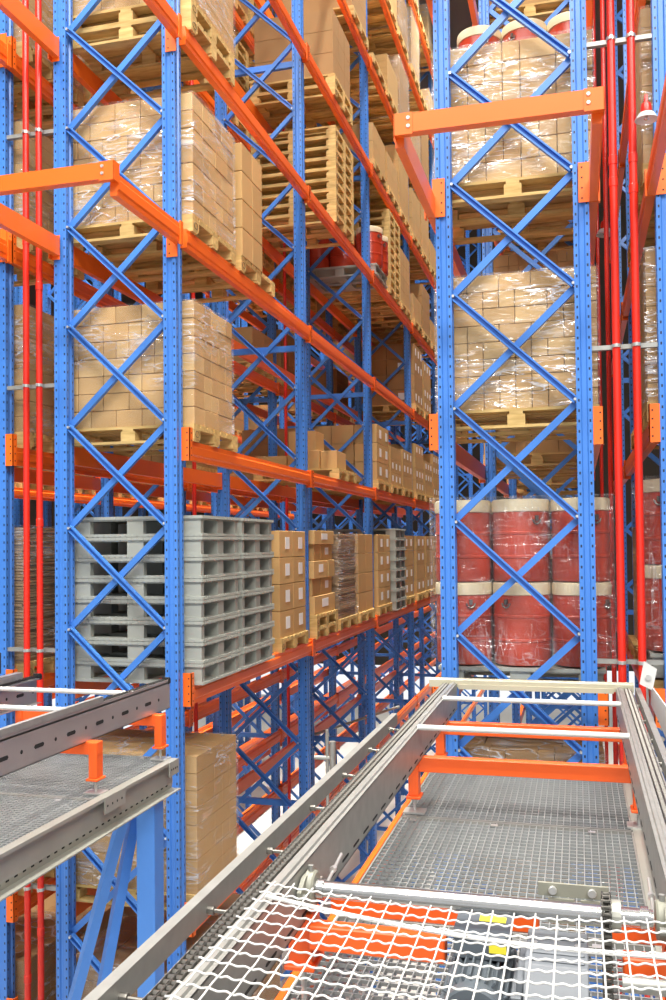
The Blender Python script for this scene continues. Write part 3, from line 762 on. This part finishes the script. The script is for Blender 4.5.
eb = MB(); eb.prism([(YE + .0, -1.035), (YE + .055, -1.035), (YE + .055, -.975), (YE + .012, -.975), (YE, -.985)], -1.05, .352, 'x'); eb.box(-.84, YE - .012, -1.045, .22, YE, -1.012)
obj('end_bar', eb.mesh('end_bar', ['cream']), conv)
for yb in (5.88, 4.93):
    b = MB(); b.cyl((-.853, yb, -1.0), (.238, yb, -1.0), .0155, 14); obj('tie_bar', b.mesh('tie_bar', ['white'], True), conv)
def leg_frame(t, xa, xb, y, zt=-1.19, zg=-1.50, mat='frame_orange'):
    """orange cross tube with two posts on threaded feet"""
    c = MB(); c.box(xa - .03, y - .03, zt - .078, xb + .03, y + .03, zt + .004); obj('cross_tube', c.mesh('cross_tube', [mat], bevel=.004), t)
    for x_ in (xa, xb):
        p = MB(); p.box(x_ - .028, y - .04, zg + .10, x_ + .028, y + .04, zt); p.box(x_ - .04, y - .055, zg + .085, x_ + .04, y + .055, zg + .10)
        o = obj('post', p.mesh('post', [mat], bevel=.003), t)
        f = MB(); f.cyl((x_, y, zg + .012), (x_, y, zg + .16), .009, 10); f.lathe([(.02, zg + .07), (.02, zg + .084)], 6, 0, 'z', (x_, y, 0)); f.lathe([(.02, zg + .101), (.02, zg + .115)], 6, 0, 'z', (x_, y, 0)); f.box(x_ - .06, y - .05, zg + .003, x_ + .06, y + .05, zg + .013)
        obj('levelling_foot', f.mesh('levelling_foot', ['bolt']), o)
for yl in (6.08, 5.07): leg_frame(conv, -.90, .285, yl)
# drive end: shaft, bearings, drive chain, frame and geared motor
sh = MB(); sh.lathe([(.0265, -.80), (.0265, .19)], 28, 0, 'x', (0, 2.79, -1.085)); sh.lathe([(.032, -.815), (.032, -.785)], 28, 0, 'x', (0, 2.79, -1.085)); sh.lathe([(.034, .155), (.034, .178)], 28, 0, 'x', (0, 2.79, -1.085))
obj('drive_shaft', sh.mesh('drive_shaft', ['shaft'], True), conv)
for xb, s in ((-.846, 1), (.232, -1)):
    h = MB(); h.lathe([(.05, min(0, s * .035)), (.056, min(0, s * .035) + .006), (.056, max(0, s * .035) - .006), (.05, max(0, s * .035))], 24, 0, 'x', (xb, 2.79, -1.085))
    h.prism([(2.79 - .10, -1.085 - .02), (2.79 + .10, -1.085 - .02), (2.79 + .10, -1.085 + .02), (2.79 + .05, -1.085 + .05), (2.79 - .05, -1.085 + .05), (2.79 - .10, -1.085 + .02)], min(xb, xb + s * .014), max(xb, xb + s * .014), 'x')
    for dy in (-.08, .08): h.cyl((xb + s * .014, 2.79 + dy, -1.085), (xb + s * .03, 2.79 + dy, -1.085), .011, 6, 1)
    h.cyl((xb + s * .017, 2.79, -1.03), (xb + s * .017, 2.79, -1.012), .009, 8, 1)
    obj('flange_bearing', h.mesh('flange_bearing', ['olive', 'galv'], True), conv)
    th = MB(); th.cyl((xb + s * .03, 2.86, -1.13), (xb + s * .03, 3.12, -1.085), .006, 8); th.lathe([(.012, 2.9), (.012, 2.92)], 6, 0, 'y', (xb + s * .03, 0, -1.118))
    th.lathe([(.012, 3.0), (.012, 3.02)], 6, 0, 'y', (xb + s * .03, 0, -1.10)); obj('tension_rod', th.mesh('tension_rod', ['bolt']), conv)
def sprocket(x, y, z, r, n, w=.012):
    mb = MB(); pr = []
    for i in range(n * 4):
        a = 2 * math.pi * i / (n * 4); rr = r + (.006 if i % 4 in (1, 2) else -.002); pr.append((y + rr * math.cos(a), z + rr * math.sin(a)))
    mb.prism(pr, x - w / 2, x + w / 2, 'x'); mb.lathe([(.045, -.012), (.045, .022)], 20, 1, 'x', (x + .018, y, z))
    return mb.mesh('sprocket', ['chain_dark', 'galv_warm'])
SX = .062
obj('sprocket', sprocket(SX, 2.79, -1.085, .052, 16), conv); obj('sprocket', sprocket(SX, 2.70, -1.42, .052, 16), conv)
dc = MB(); loop = []
c0, c1 = Vector((2.79, -1.085)), Vector((2.70, -1.42)); ax = (c1 - c0).normalized(); pn = Vector((-ax.y, ax.x)); rr = .057
a0 = math.atan2(pn.y, pn.x)
for i in range(14): a = a0 + math.pi * (i / 13); loop.append(c0 + Vector((math.cos(a), math.sin(a))) * rr)
for i in range(1, 20): loop.append(loop[13] + (c1 - c0) * i / 20)
for i in range(14): a = a0 + math.pi + math.pi * (i / 13); loop.append(c1 + Vector((math.cos(a), math.sin(a))) * rr)
st_ = loop[-1]
for i in range(1, 20): loop.append(st_ + (c0 - c1) * i / 20)
# even links along the loop
seg = [(loop[i], loop[(i + 1) % len(loop)]) for i in range(len(loop))]; tot = sum((b - a).length for a, b in seg); nl = int(tot / .019); 
def along(s_):
    for a, b in seg:
        l = (b - a).length
        if s_ <= l: return a + (b - a) * (s_ / max(l, 1e-6))
        s_ -= l
    return seg[-1][1]
pts = [along(i * tot / nl) for i in range(nl)]
for i, p in enumerate(pts):
    q = pts[(i + 1) % nl]
    dc.lathe([(.006, -.014), (.006, .014)], 8, 0, 'x', (SX, p.x, p.y))
    d = (q - p).normalized() * .004; nn = Vector((-d.y, d.x)).normalized() * .008
    for e in (-1, 1):
        xa = SX + e * (.012 if i % 2 else .0095)
        pl = [p - d + nn, p - d - nn, q + d - nn, q + d + nn]
        dc.prism([(v.x, v.y) for v in pl], xa - .0012, xa + .0012, 'x')
obj('roller_chain', dc.mesh('roller_chain', ['chain_dark']), conv)
for xa, xb, y_, zt in ((-.83, -.14, 3.05, -1.18), (.075, .25, 3.05, -1.18), (-.83, -.405, 2.79, -1.19), (.105, .25, 2.79, -1.19)):
    df = MB(); df.box(xa, y_ - .03, zt - .075, xb, y_ + .03, zt); obj('motor_frame', df.mesh('motor_frame', ['frame_orange'], bevel=.004), conv)
for x_ in (-.87, .26):
    p = MB(); p.box(x_ - .04, 2.80, -1.33, x_ + .04, 2.89, -1.17); p.box(x_ - .05, 2.78, -1.345, x_ + .05, 2.91, -1.33)
    o = obj('post', p.mesh('post', ['frame_orange'], bevel=.003), conv)
    f = MB(); f.cyl((x_, 2.84, -1.488), (x_, 2.84, -1.33), .009, 10); f.box(x_ - .06, 2.79, -1.497, x_ + .06, 2.89, -1.487); obj('levelling_foot', f.mesh('levelling_foot', ['bolt']), o)
# motor with cooling fins, terminal box, gearbox
mt = MB(); mx_, my, mz = -.30, 2.78, -1.31
mt.lathe([(.085, -.24), (.092, -.235), (.092, -.20), (.085, -.19), (.085, .14), (.098, .145), (.098, .17), (.07, .175)], 28, 0, 'y', (mx_, my, mz))
for i in range(26):
    a = 2 * math.pi * i / 26; c_, s_ = math.cos(a), math.sin(a); t_ = Vector((-s_, c_)) * .0025
    p0 = Vector((c_, s_)) * .083; p1 = Vector((c_, s_)) * .101
    mt.prism([(mx_ + (p0 - t_).x, mz + (p0 - t_).y), (mx_ + (p1 - t_).x, mz + (p1 - t_).y), (mx_ + (p1 + t_).x, mz + (p1 + t_).y), (mx_ + (p0 + t_).x, mz + (p0 + t_).y)], my - .18, my + .13, 'y')
mo = obj('drive_motor', mt.mesh('drive_motor', ['motor'], True), conv)
tb = MB(); tb.box(mx_ - .075, my - .05, mz + .085, mx_ + .085, my + .12, mz + .145); tb.box(mx_ - .08, my - .055, mz + .145, mx_ + .09, my + .125, mz + .153)
for dx, dy in ((-.07, -.045), (.08, -.045), (-.07, .115), (.08, .115)): tb.lathe([(.006, mz + .153), (.006, mz + .158)], 8, 1, 'z', (mx_ + dx, my + dy, 0))
obj('terminal_box', tb.mesh('terminal_box', ['motor', 'bolt'], bevel=.002), mo)
for q in ((mx_ - .01, my + .06, mz + .1525, mx_ + .07, my + .10, mz + .1545), (mx_ + .03, my - .056, mz + .11, mx_ + .08, my - .0545, mz + .135)):
    yl = MB(); yl.box(*q); obj('yellow_sticker', yl.mesh('yellow_sticker', ['yellow']), mo)['label'] = 'yellow warning sticker'
gb = MB()
gb.prism([(2.56, -1.49), (2.92, -1.49), (2.92, -1.26), (2.88, -1.18), (2.64, -1.18), (2.56, -1.26)], -.165, .01, 'x')
gb.box(-.185, 2.60, -1.45, -.165, 2.86, -1.21); gb.lathe([(.07, 0), (.07, .03), (.03, .032), (.03, .07)], 20, 0, 'x', (.008, 2.70, -1.42))
gb.prism([(-.20, -1.43), (-.17, -1.43), (-.17, -1.25), (-.20, -1.25)], 2.58, 2.80, 'y')
for dy in (2.62, 2.84):
    for dz in (-1.45, -1.24): gb.lathe([(.012, .01), (.012, .018)], 6, 1, 'x', (0, dy, dz))
for dx in (-.14, -.02):
    for dz in (-1.45, -1.29): gb.lathe([(.010, 2.55), (.010, 2.56)], 6, 1, 'y', (dx, 0, dz))
    gb.lathe([(.013, -1.182), (.013, -1.168)], 6, 1, 'z', (dx, 2.76, 0))
for q in range(4): gb.box(-.15, 2.66 + q * .05, -1.181, 0, 2.675 + q * .05, -1.174)
obj('gearbox', gb.mesh('gearbox', ['motor_light', 'bolt'], bevel=.003), conv)
mp_ = MB(); mp_.box(-.14, 3.0, -1.122, .075, 3.012, -1.082)
for x_ in (-.095, .025): mp_.lathe([(.012, 2.985), (.014, 2.99), (.012, 3.0)], 10, 1, 'y', (x_, 0, -1.101))
mp_.box(-.11, 2.99, -1.125, -.03, 3.0, -1.20); mp_.box(-.01, 2.99, -1.125, .05, 3.0, -1.20)
obj('mounting_plate', mp_.mesh('mounting_plate', ['olive', 'bolt']), conv)
rl = MB(); rl.lathe([(.022, .10), (.022, .22)], 18, 0, 'x', (0, 2.70, -1.235)); obj('idler_roller', rl.mesh('idler_roller', ['galv'], True), conv)
td = MB(); td.prism([(2.40, -1.50), (2.62, -1.50), (2.62, -1.31), (2.46, -1.34)], -.20, -.185, 'x'); td.prism([(-.23, -1.5), (-.03, -1.5), (-.20, -1.30), (-.23, -1.30)], 2.42, 2.43, 'y'); obj('motor_bracket', td.mesh('motor_bracket', ['olive']), conv)

# white crimped wire guard over the drive
gd = thing('wire_mesh_guard', 'white crimped wire mesh guard covering the conveyor drive in front', 'wire guard', (0, 0, 0)); gd.location.z = ZO
def gz(x): u = (x + .86) / 1.15; return -.958 - .030 * math.sin(max(0, min(1, u)) * math.pi)
wm = MB(); PXM = .0555; PYM = .060; yr = [2.47 - PYM * i for i in range(18)]; xr = [-.845 + PXM * i for i in range(22)]
for j, y_ in enumerate(yr):
    n = 21 * 14; pts_ = []
    for i in range(n + 1):
        x_ = -.865 + i * (21 * PXM + .02) / n
        ph = math.cos(3 * math.pi * (x_ + .845) / PXM + (0 if j % 2 else math.pi)) * .0020
        pts_.append((x_, y_ + .001 * math.sin(i * .9), gz(x_) + ph))
    wm.tube(pts_, .0025, 6)
for i, x_ in enumerate(xr):
    pts_ = []
    for j in range(18 * 4 + 1):
        y_ = 2.49 - j * PYM / 4
        pts_.append((x_, y_, gz(x_) + math.cos(math.pi * j / 4 + (0 if i % 2 else math.pi)) * .0015 + .0025))
    wm.tube(pts_, .0023, 6)
obj('wire_mesh', wm.mesh('wire_mesh', ['white'], True), gd)
fl = MB()
n = 24
prev = None
for i in range(n):
    xa, xb_ = -.85 + 1.14 * i / n, -.85 + 1.14 * (i + 1) / n
    za, zb_ = gz(xa) - .012, gz(xb_) - .012; ya, yb_ = 2.41 - .13 * i / n, 2.41 - .13 * (i + 1) / n
    fl.add([(xa, ya, za), (xb_, yb_, zb_), (xb_, yb_ + .02, zb_), (xa, ya + .02, za), (xa, ya, za - .004), (xb_, yb_, zb_ - .004), (xb_, yb_ + .02, zb_ - .004), (xa, ya + .02, za - .004)],
           [(0, 1, 2, 3), (4, 7, 6, 5), (0, 4, 5, 1), (3, 2, 6, 7)])
obj('flat_bar', fl.mesh('flat_bar', ['white']), gd)

# walkway of steel grating under the conveyor
def grating(x0, x1, y0, y1, z, px, py, mat, label, hb=.028):
    t = thing('steel_grating', label, 'grating', (x0, y0, z)); mb = MB(); w, d = x1 - x0, y1 - y0
    nx, ny = int(w / px), int(d / py)
    for i in range(nx + 1): x = i * w / nx; mb.box(x - .0022, 0, -hb, x + .0022, d, 0)
    for j in range(ny + 1): y = j * d / ny; mb.box(0, y - .003, -.014, w, y + .003, -.001)
    obj('bar_grid', mb.mesh('bar_grid', [mat]), t)
    e = MB(); e.box(-.004, -.004, -hb, w + .004, .006, .002); e.box(-.004, d - .006, -hb, w + .004, d + .004, .002); e.box(-.004, 0, -hb, .004, d, .002); e.box(w - .004, 0, -hb, w + .004, d, .002)
    obj('edge_band', e.mesh('edge_band', ['galv']), t)
    c = MB(); c.box(-.018, -.015, .001, .018, .015, .004); cm = cached('clip', lambda: c.mesh('clip', ['bolt']))
    for cx_, cy_ in ((.07, d - .05), (w * .42, d - .05), (w - .2, d - .05)): obj('clip', cm, t, (cx_, cy_, 0))
grating(-.955, .245, 5.0, 6.06, -1.50, .034, .05, 'grate', 'grey steel grating panel at the far end under the conveyor, by the red drums')
grating(-.955, .245, 3.62, 4.975, -1.50, .034, .05, 'grate', 'grey steel grating panel between chromed shaft and orange cross tube')
grating(-.955, .245, 1.6, 3.6, -1.50, .034, .05, 'grate_dark', 'darker steel grating panel under the grey drive motor')
# steel under the grating
b = MB(); b.box(-.99, 1.4, -1.63, -.965, 6.15, -1.499); tag(obj('platform_beam', b.mesh('platform_edge', ['orange']), None), 'thin orange edge beam along the left side of the steel gratings', 'platform beam')
b = MB(); b.prism([(.25, -1.70), (.33, -1.70), (.33, -1.495), (.25, -1.495)], 1.4, 6.15, 'y'); tag(obj('platform_beam', b.mesh('platform_edge_r', ['galv_warm']), None), 'brownish galvanised beam along the right side of the steel gratings', 'platform beam')
for i, y_ in enumerate((2.2, 4.98, 6.1)):
    b = MB(); b.prism([(y_ - .03, -1.66), (y_ + .03, -1.66), (y_ + .03, -1.532), (y_ - .03, -1.532)], -.96, .25, 'x')
    tag(obj('platform_beam', b.mesh('platform_cross', ['galv_warm']), None), 'galvanised cross beam %s' % ('under the grating below the motor', 'under the seam of two grating panels', 'at the far end of the gratings')[i], 'platform beam')
def support(x, y, label, rx):
    t = thing('support_column', label, 'column', (x, y, FLOOR), 0, 'blue platform support columns')
    c = MB(); h = -1.75 - FLOOR; c.box(-.068, -.075, 0, .068, .075, h); c.box(-.14, -.15, 0, .14, .15, .02); c.box(-.10, -.11, h - .02, .10, .11, h); obj('post', c.mesh('column_post', ['column_blue'], bevel=.006), t)
    for j, (dx, dy, nm) in enumerate(rx):
        s = MB(); a = Vector((dx * .12 - .05, dy, h - .10)); e = Vector((dx * 1.12, dy, h - 3.3))
        s.tube([a, e], .048, 4); obj('diagonal_strut', s.mesh('strut', ['column_blue']), t)
support(-2.905, 5.86, 'light blue square column with slanting struts carrying the left platform', ((-1, -.05, 0), (-.72, .06, 1)))
for i, (x_, y_) in enumerate(((-.9, 6.1), (.29, 6.1))):
    t = MB(); t.box(-.05, -.05, 0, .05, .05, -1.66 - FLOOR); tag(obj('support_column', t.mesh('thin_column', ['blue']), None, (x_, y_, FLOOR)), 'blue post under the %s end of the grating platform by red drums' % ('left', 'right')[i], 'column')

# left-hand conveyor and its platform
cl = thing('chain_conveyor', 'galvanised chain conveyor at left with slotted side plate', 'conveyor', (0, 0, 0)); cl.location.z = ZO
def left_rail(xs, s, y0, y1, yguard):
    p = MB(); a, b_2 = sorted((xs, xs - s * .004)); p.box(a, y0, -1.215, b_2, y1, -1.0); a, b_2 = sorted((xs, xs - s * .05)); p.box(a, y0, -1.215, b_2, y1, -1.21); p.box(a, y0, -1.03, b_2, y1, -1.02)
    slot_row(p, xs, y0 + .2, y1 - .1, -1.125, s, 1)
    obj('side_plate', p.mesh('side_plate', ['galv_plate', 'slot']), cl)
    c = MB(); chain_strip(c, xs - s * .028, y0, y1 - .01, -1.004, .036); obj('drive_chain', c.mesh('left_chain', ['chain_dark']), cl)
    g = MB(); a, b_2 = sorted((xs + s * .005, xs - s * .035)); g.prism([(a, -1.0), (b_2, -1.0), (b_2, -.965), (a + .01, -.965)], y0, yguard, 'y'); obj('guard_rail', g.mesh('left_guard', ['galv']), cl)
    e = MB(); a, b_2 = sorted((xs + s * .004, xs - s * .05)); e.prism([(y1 - .03, -1.035), (y1 + .008, -1.03), (y1 + .008, -1.0), (y1 - .01, -.985), (y1 - .03, -.985)], a, b_2, 'x'); obj('end_cap', e.mesh('end_cap', ['black']), cl)['label'] = 'black end cap'
left_rail(-2.965, 1, 1.0, 6.32, 5.32); left_rail(-4.10, -1, 1.0, 6.32, 6.0)
p = MB(); p.box(-4.10, 4.2, -1.215, -4.094, 6.32, -1.0); slot_row(p, -4.094, 4.4, 6.2, -1.125, 1, 1); p.box(-4.13, 4.2, -1.0, -4.07, 6.1, -.95); obj('side_plate', p.mesh('left_plate_in', ['galv_plate', 'slot']), cl)
for yb in (5.74, 5.08):
    b = MB(); b.cyl((-4.1, yb, -1.015), (-2.967, yb, -1.015), .0165, 14); obj('tie_bar', b.mesh('tie_bar', ['white'], True), cl)
for y_ in (6.05, 5.14, 3.4): leg_frame(cl, -4.05, -2.915, y_, -1.215, -1.535)
grating(-4.3, -2.86, 5.02, 6.11, -1.535, .034, .034, 'grate', 'grey steel grating panel at the far end of left platform, by the blue frame')
grating(-4.3, -2.86, 2.9, 5.0, -1.535, .034, .034, 'grate', 'grey steel grating panel on the nearer part of the left platform')
b = MB(); b.prism([(-2.86, -1.75), (-2.78, -1.75), (-2.78, -1.742), (-2.852, -1.742), (-2.845, -1.70), (-2.852, -1.55), (-2.80, -1.55), (-2.80, -1.53), (-2.86, -1.53)], 2.0, 6.10, 'y')
h = b; y_ = 2.1
while y_ < 6.05: h.box(-2.846, y_ - .013, -1.712, -2.8435, y_ + .013, -1.703, 1); y_ += .075
pb = tag(obj('platform_beam', b.mesh('left_edge_beam', ['galv_warm', 'slot']), None), 'galvanised edge beam with perforated lower flange carrying the left platform', 'platform beam')
for y_ in (5.14, 6.05):
    h = MB(); h.box(-2.802, y_ - .1, -1.63, -2.795, y_ + (.16 if y_ < 6 else .05), -1.53)
    for q in range(4): h.lathe([(.008, -2.7955), (.008, -2.794)], 8, 1, 'x', (0, y_ - .07 + q * (.06 if y_ < 6 else .03), -1.585))
    obj('splice_plate', h.mesh('splice_plate', ['galv_warm', 'slot']), pb)
# small fittings
sp = thing('sensor_bracket', 'tilted white sensor plate on a threaded rod beside the right conveyor rail', 'sensor', (.425, 6.36, -1.08))
a = MB(); a.cyl((0, 0, -.08), (0, 0, .28), .008, 8); obj('threaded_rod', a.mesh('threaded_rod', ['bolt']), sp)
a = MB(); a.prism([(-.05, .14), (.03, .10), (.06, .24), (-.02, .29)], -.035, -.028, 'y'); a.lathe([(.02, -.045), (.02, -.035)], 10, 1, 'y', (.005, 0, .185)); obj('plate', a.mesh('sensor_plate', ['white', 'bolt']), sp)
gp = MB(); gp.prism([(4.9, -1.10), (6.5, -1.10), (6.45, -.97), (5.0, -.90), (4.9, -.93)], .455, .463, 'x')
tag(obj('guide_plate', gp.mesh('guide_plate', ['white']), None), 'long white guide plate standing on edge right of the right conveyor rail', 'guide plate')
wp = thing('sensor_post', 'slim white sensor post with clamp beside the conveyor guard rail', 'sensor', (-2.2, 7.95, -2.7))
a = MB(); a.cyl((0, 0, 0), (0, 0, 1.03), .016, 10); obj('post', a.mesh('sensor_pole', ['galv'], True), wp)
a = MB(); a.lathe([(.03, .66), (.03, .93)], 12, 0, 'z', (.05, 0, 0)); a.cyl((-.12, 0, .78), (.06, 0, .78), .02, 10); obj('clamp', a.mesh('sensor_clamp', ['galv'], True), wp)
a = MB(); a.cyl((-4.15, 14.15, -3.06), (-3.04, 15.7, -2.84), .022, 8)
tag(obj('guard_pipe', a.mesh('guard_pipe', ['galv_warm'], True), None), 'slim pale pipe slanting across under the loads behind the sensor post', 'pipe')
a = thing('limit_switch', 'small black and teal limit switch by the left photo edge on the conveyor', 'sensor', (-4.53, 6.42, -1.02))
m1 = MB(); m1.box(-.03, -.03, 0, .03, .03, .17); obj('body', m1.mesh('switch_body', ['black'], bevel=.004), a)
m1 = MB(); m1.box(-.02, -.034, -.09, .02, .01, .02); obj('plug', m1.mesh('switch_plug', ['teal']), a)
m1 = MB(); m1.lathe([(.012, -.036), (.012, -.03)], 10, 0, 'y', (0, 0, .12)); obj('lamp', m1.mesh('switch_lamp', ['red_pipe']), a)

# ------------------------------------------------------------------ the hall
def struct(name, mb, mat):
    o = obj(name, mb.mesh(name, [mat])); o['kind'] = 'structure'; return o
struct('floor', MB().box(-16, -14, FLOOR - .2, 15, 40, FLOOR), 'floor')
struct('ceiling', MB().box(-16, -14, 14.0, 15, 40, 14.2), 'ceil')
struct('wall_back', MB().box(-16, 39.8, -5.4, 15, 40, 14), 'wall')
struct('wall_left', MB().box(-16.2, -14, -4.6, -16, 40, 14), 'wall')
struct('wall_right', MB().box(15, -14, FLOOR, 15.2, 40, 14), 'wall')

def area(name, loc, size, power, rot=(0, 0, 0), col=(1, .97, .92)):
    l = bpy.data.lights.new(name, 'AREA'); l.shape = 'RECTANGLE'; l.size, l.size_y = size; l.energy = power; l.color = col
    o = bpy.data.objects.new(name, l); COL.objects.link(o); o.location = (loc[0], loc[1], loc[2] + ZO); o.rotation_euler = rot; return o
# rows of unseen hall lamps over the open front area, those at right added to brighten aisle faces, and lamps along the aisles
for x_, y_, e_ in ((-6, -1.5, 420), (-2.2, -1.5, 480), (1.6, -1.5, 480), (5.4, -1.5, 620), (9, -1.5, 620), (-4, -6, 380), (0, -6, 420), (4, -6, 560), (8, -6, 620)):
    area('hall_lamp', (x_, y_, 11.5), (2.2, 1.0), e_, (R(28), 0, 0))
for x_, e_ in ((-2.0, 560), (-6.9, 900)):
    for y_ in (5, 8.5, 12, 15.5, 19, 22.5, 26, 30): area('aisle_lamp', (x_, y_, 13.2), (.5, 2.0), e_ * .5, col=(1, .95, .87)).data.spread = R(75)

W = bpy.data.worlds.new('World'); S.world = W; W.use_nodes = True
bg = W.node_tree.nodes['Background']; bg.inputs['Color'].default_value = (.93, .96, 1, 1); bg.inputs['Strength'].default_value = 1.0

# ------------------------------------------------------------------ camera
yaw, pitch, roll = R(15.0), R(1.4), R(.6)
F0 = Vector((-math.sin(yaw) * math.cos(pitch), math.cos(yaw) * math.cos(pitch), math.sin(pitch)))
R0 = Vector((math.cos(yaw), math.sin(yaw), 0)); U0 = R0.cross(F0)
Rv = R0 * math.cos(roll) - U0 * math.sin(roll); Uv = R0 * math.sin(roll) + U0 * math.cos(roll)
cam = bpy.data.cameras.new('camera'); cam.sensor_fit = 'VERTICAL'; cam.sensor_height = 36; cam.sensor_width = 24; cam.lens = 36 * .915
cam.shift_y = .0212; cam.shift_x = .0007; cam.clip_start = .05; cam.clip_end = 200
co = bpy.data.objects.new('camera', cam); COL.objects.link(co)
co.matrix_world = Matrix(((Rv.x, Uv.x, -F0.x, 0), (Rv.y, Uv.y, -F0.y, 0), (Rv.z, Uv.z, -F0.z, ZO), (0, 0, 0, 1)))
S.camera = co
S.view_settings.view_transform = 'Standard'; S.view_settings.look = 'None'; S.view_settings.gamma = 1; S.view_settings.use_curve_mapping = False
S.view_settings.exposure = 0.1
S.cycles.max_bounces = 8; S.cycles.transparent_max_bounces = 24; S.cycles.diffuse_bounces = 4; S.cycles.glossy_bounces = 3
S.cycles.use_denoising = True; S.cycles.sample_clamp_indirect = 6
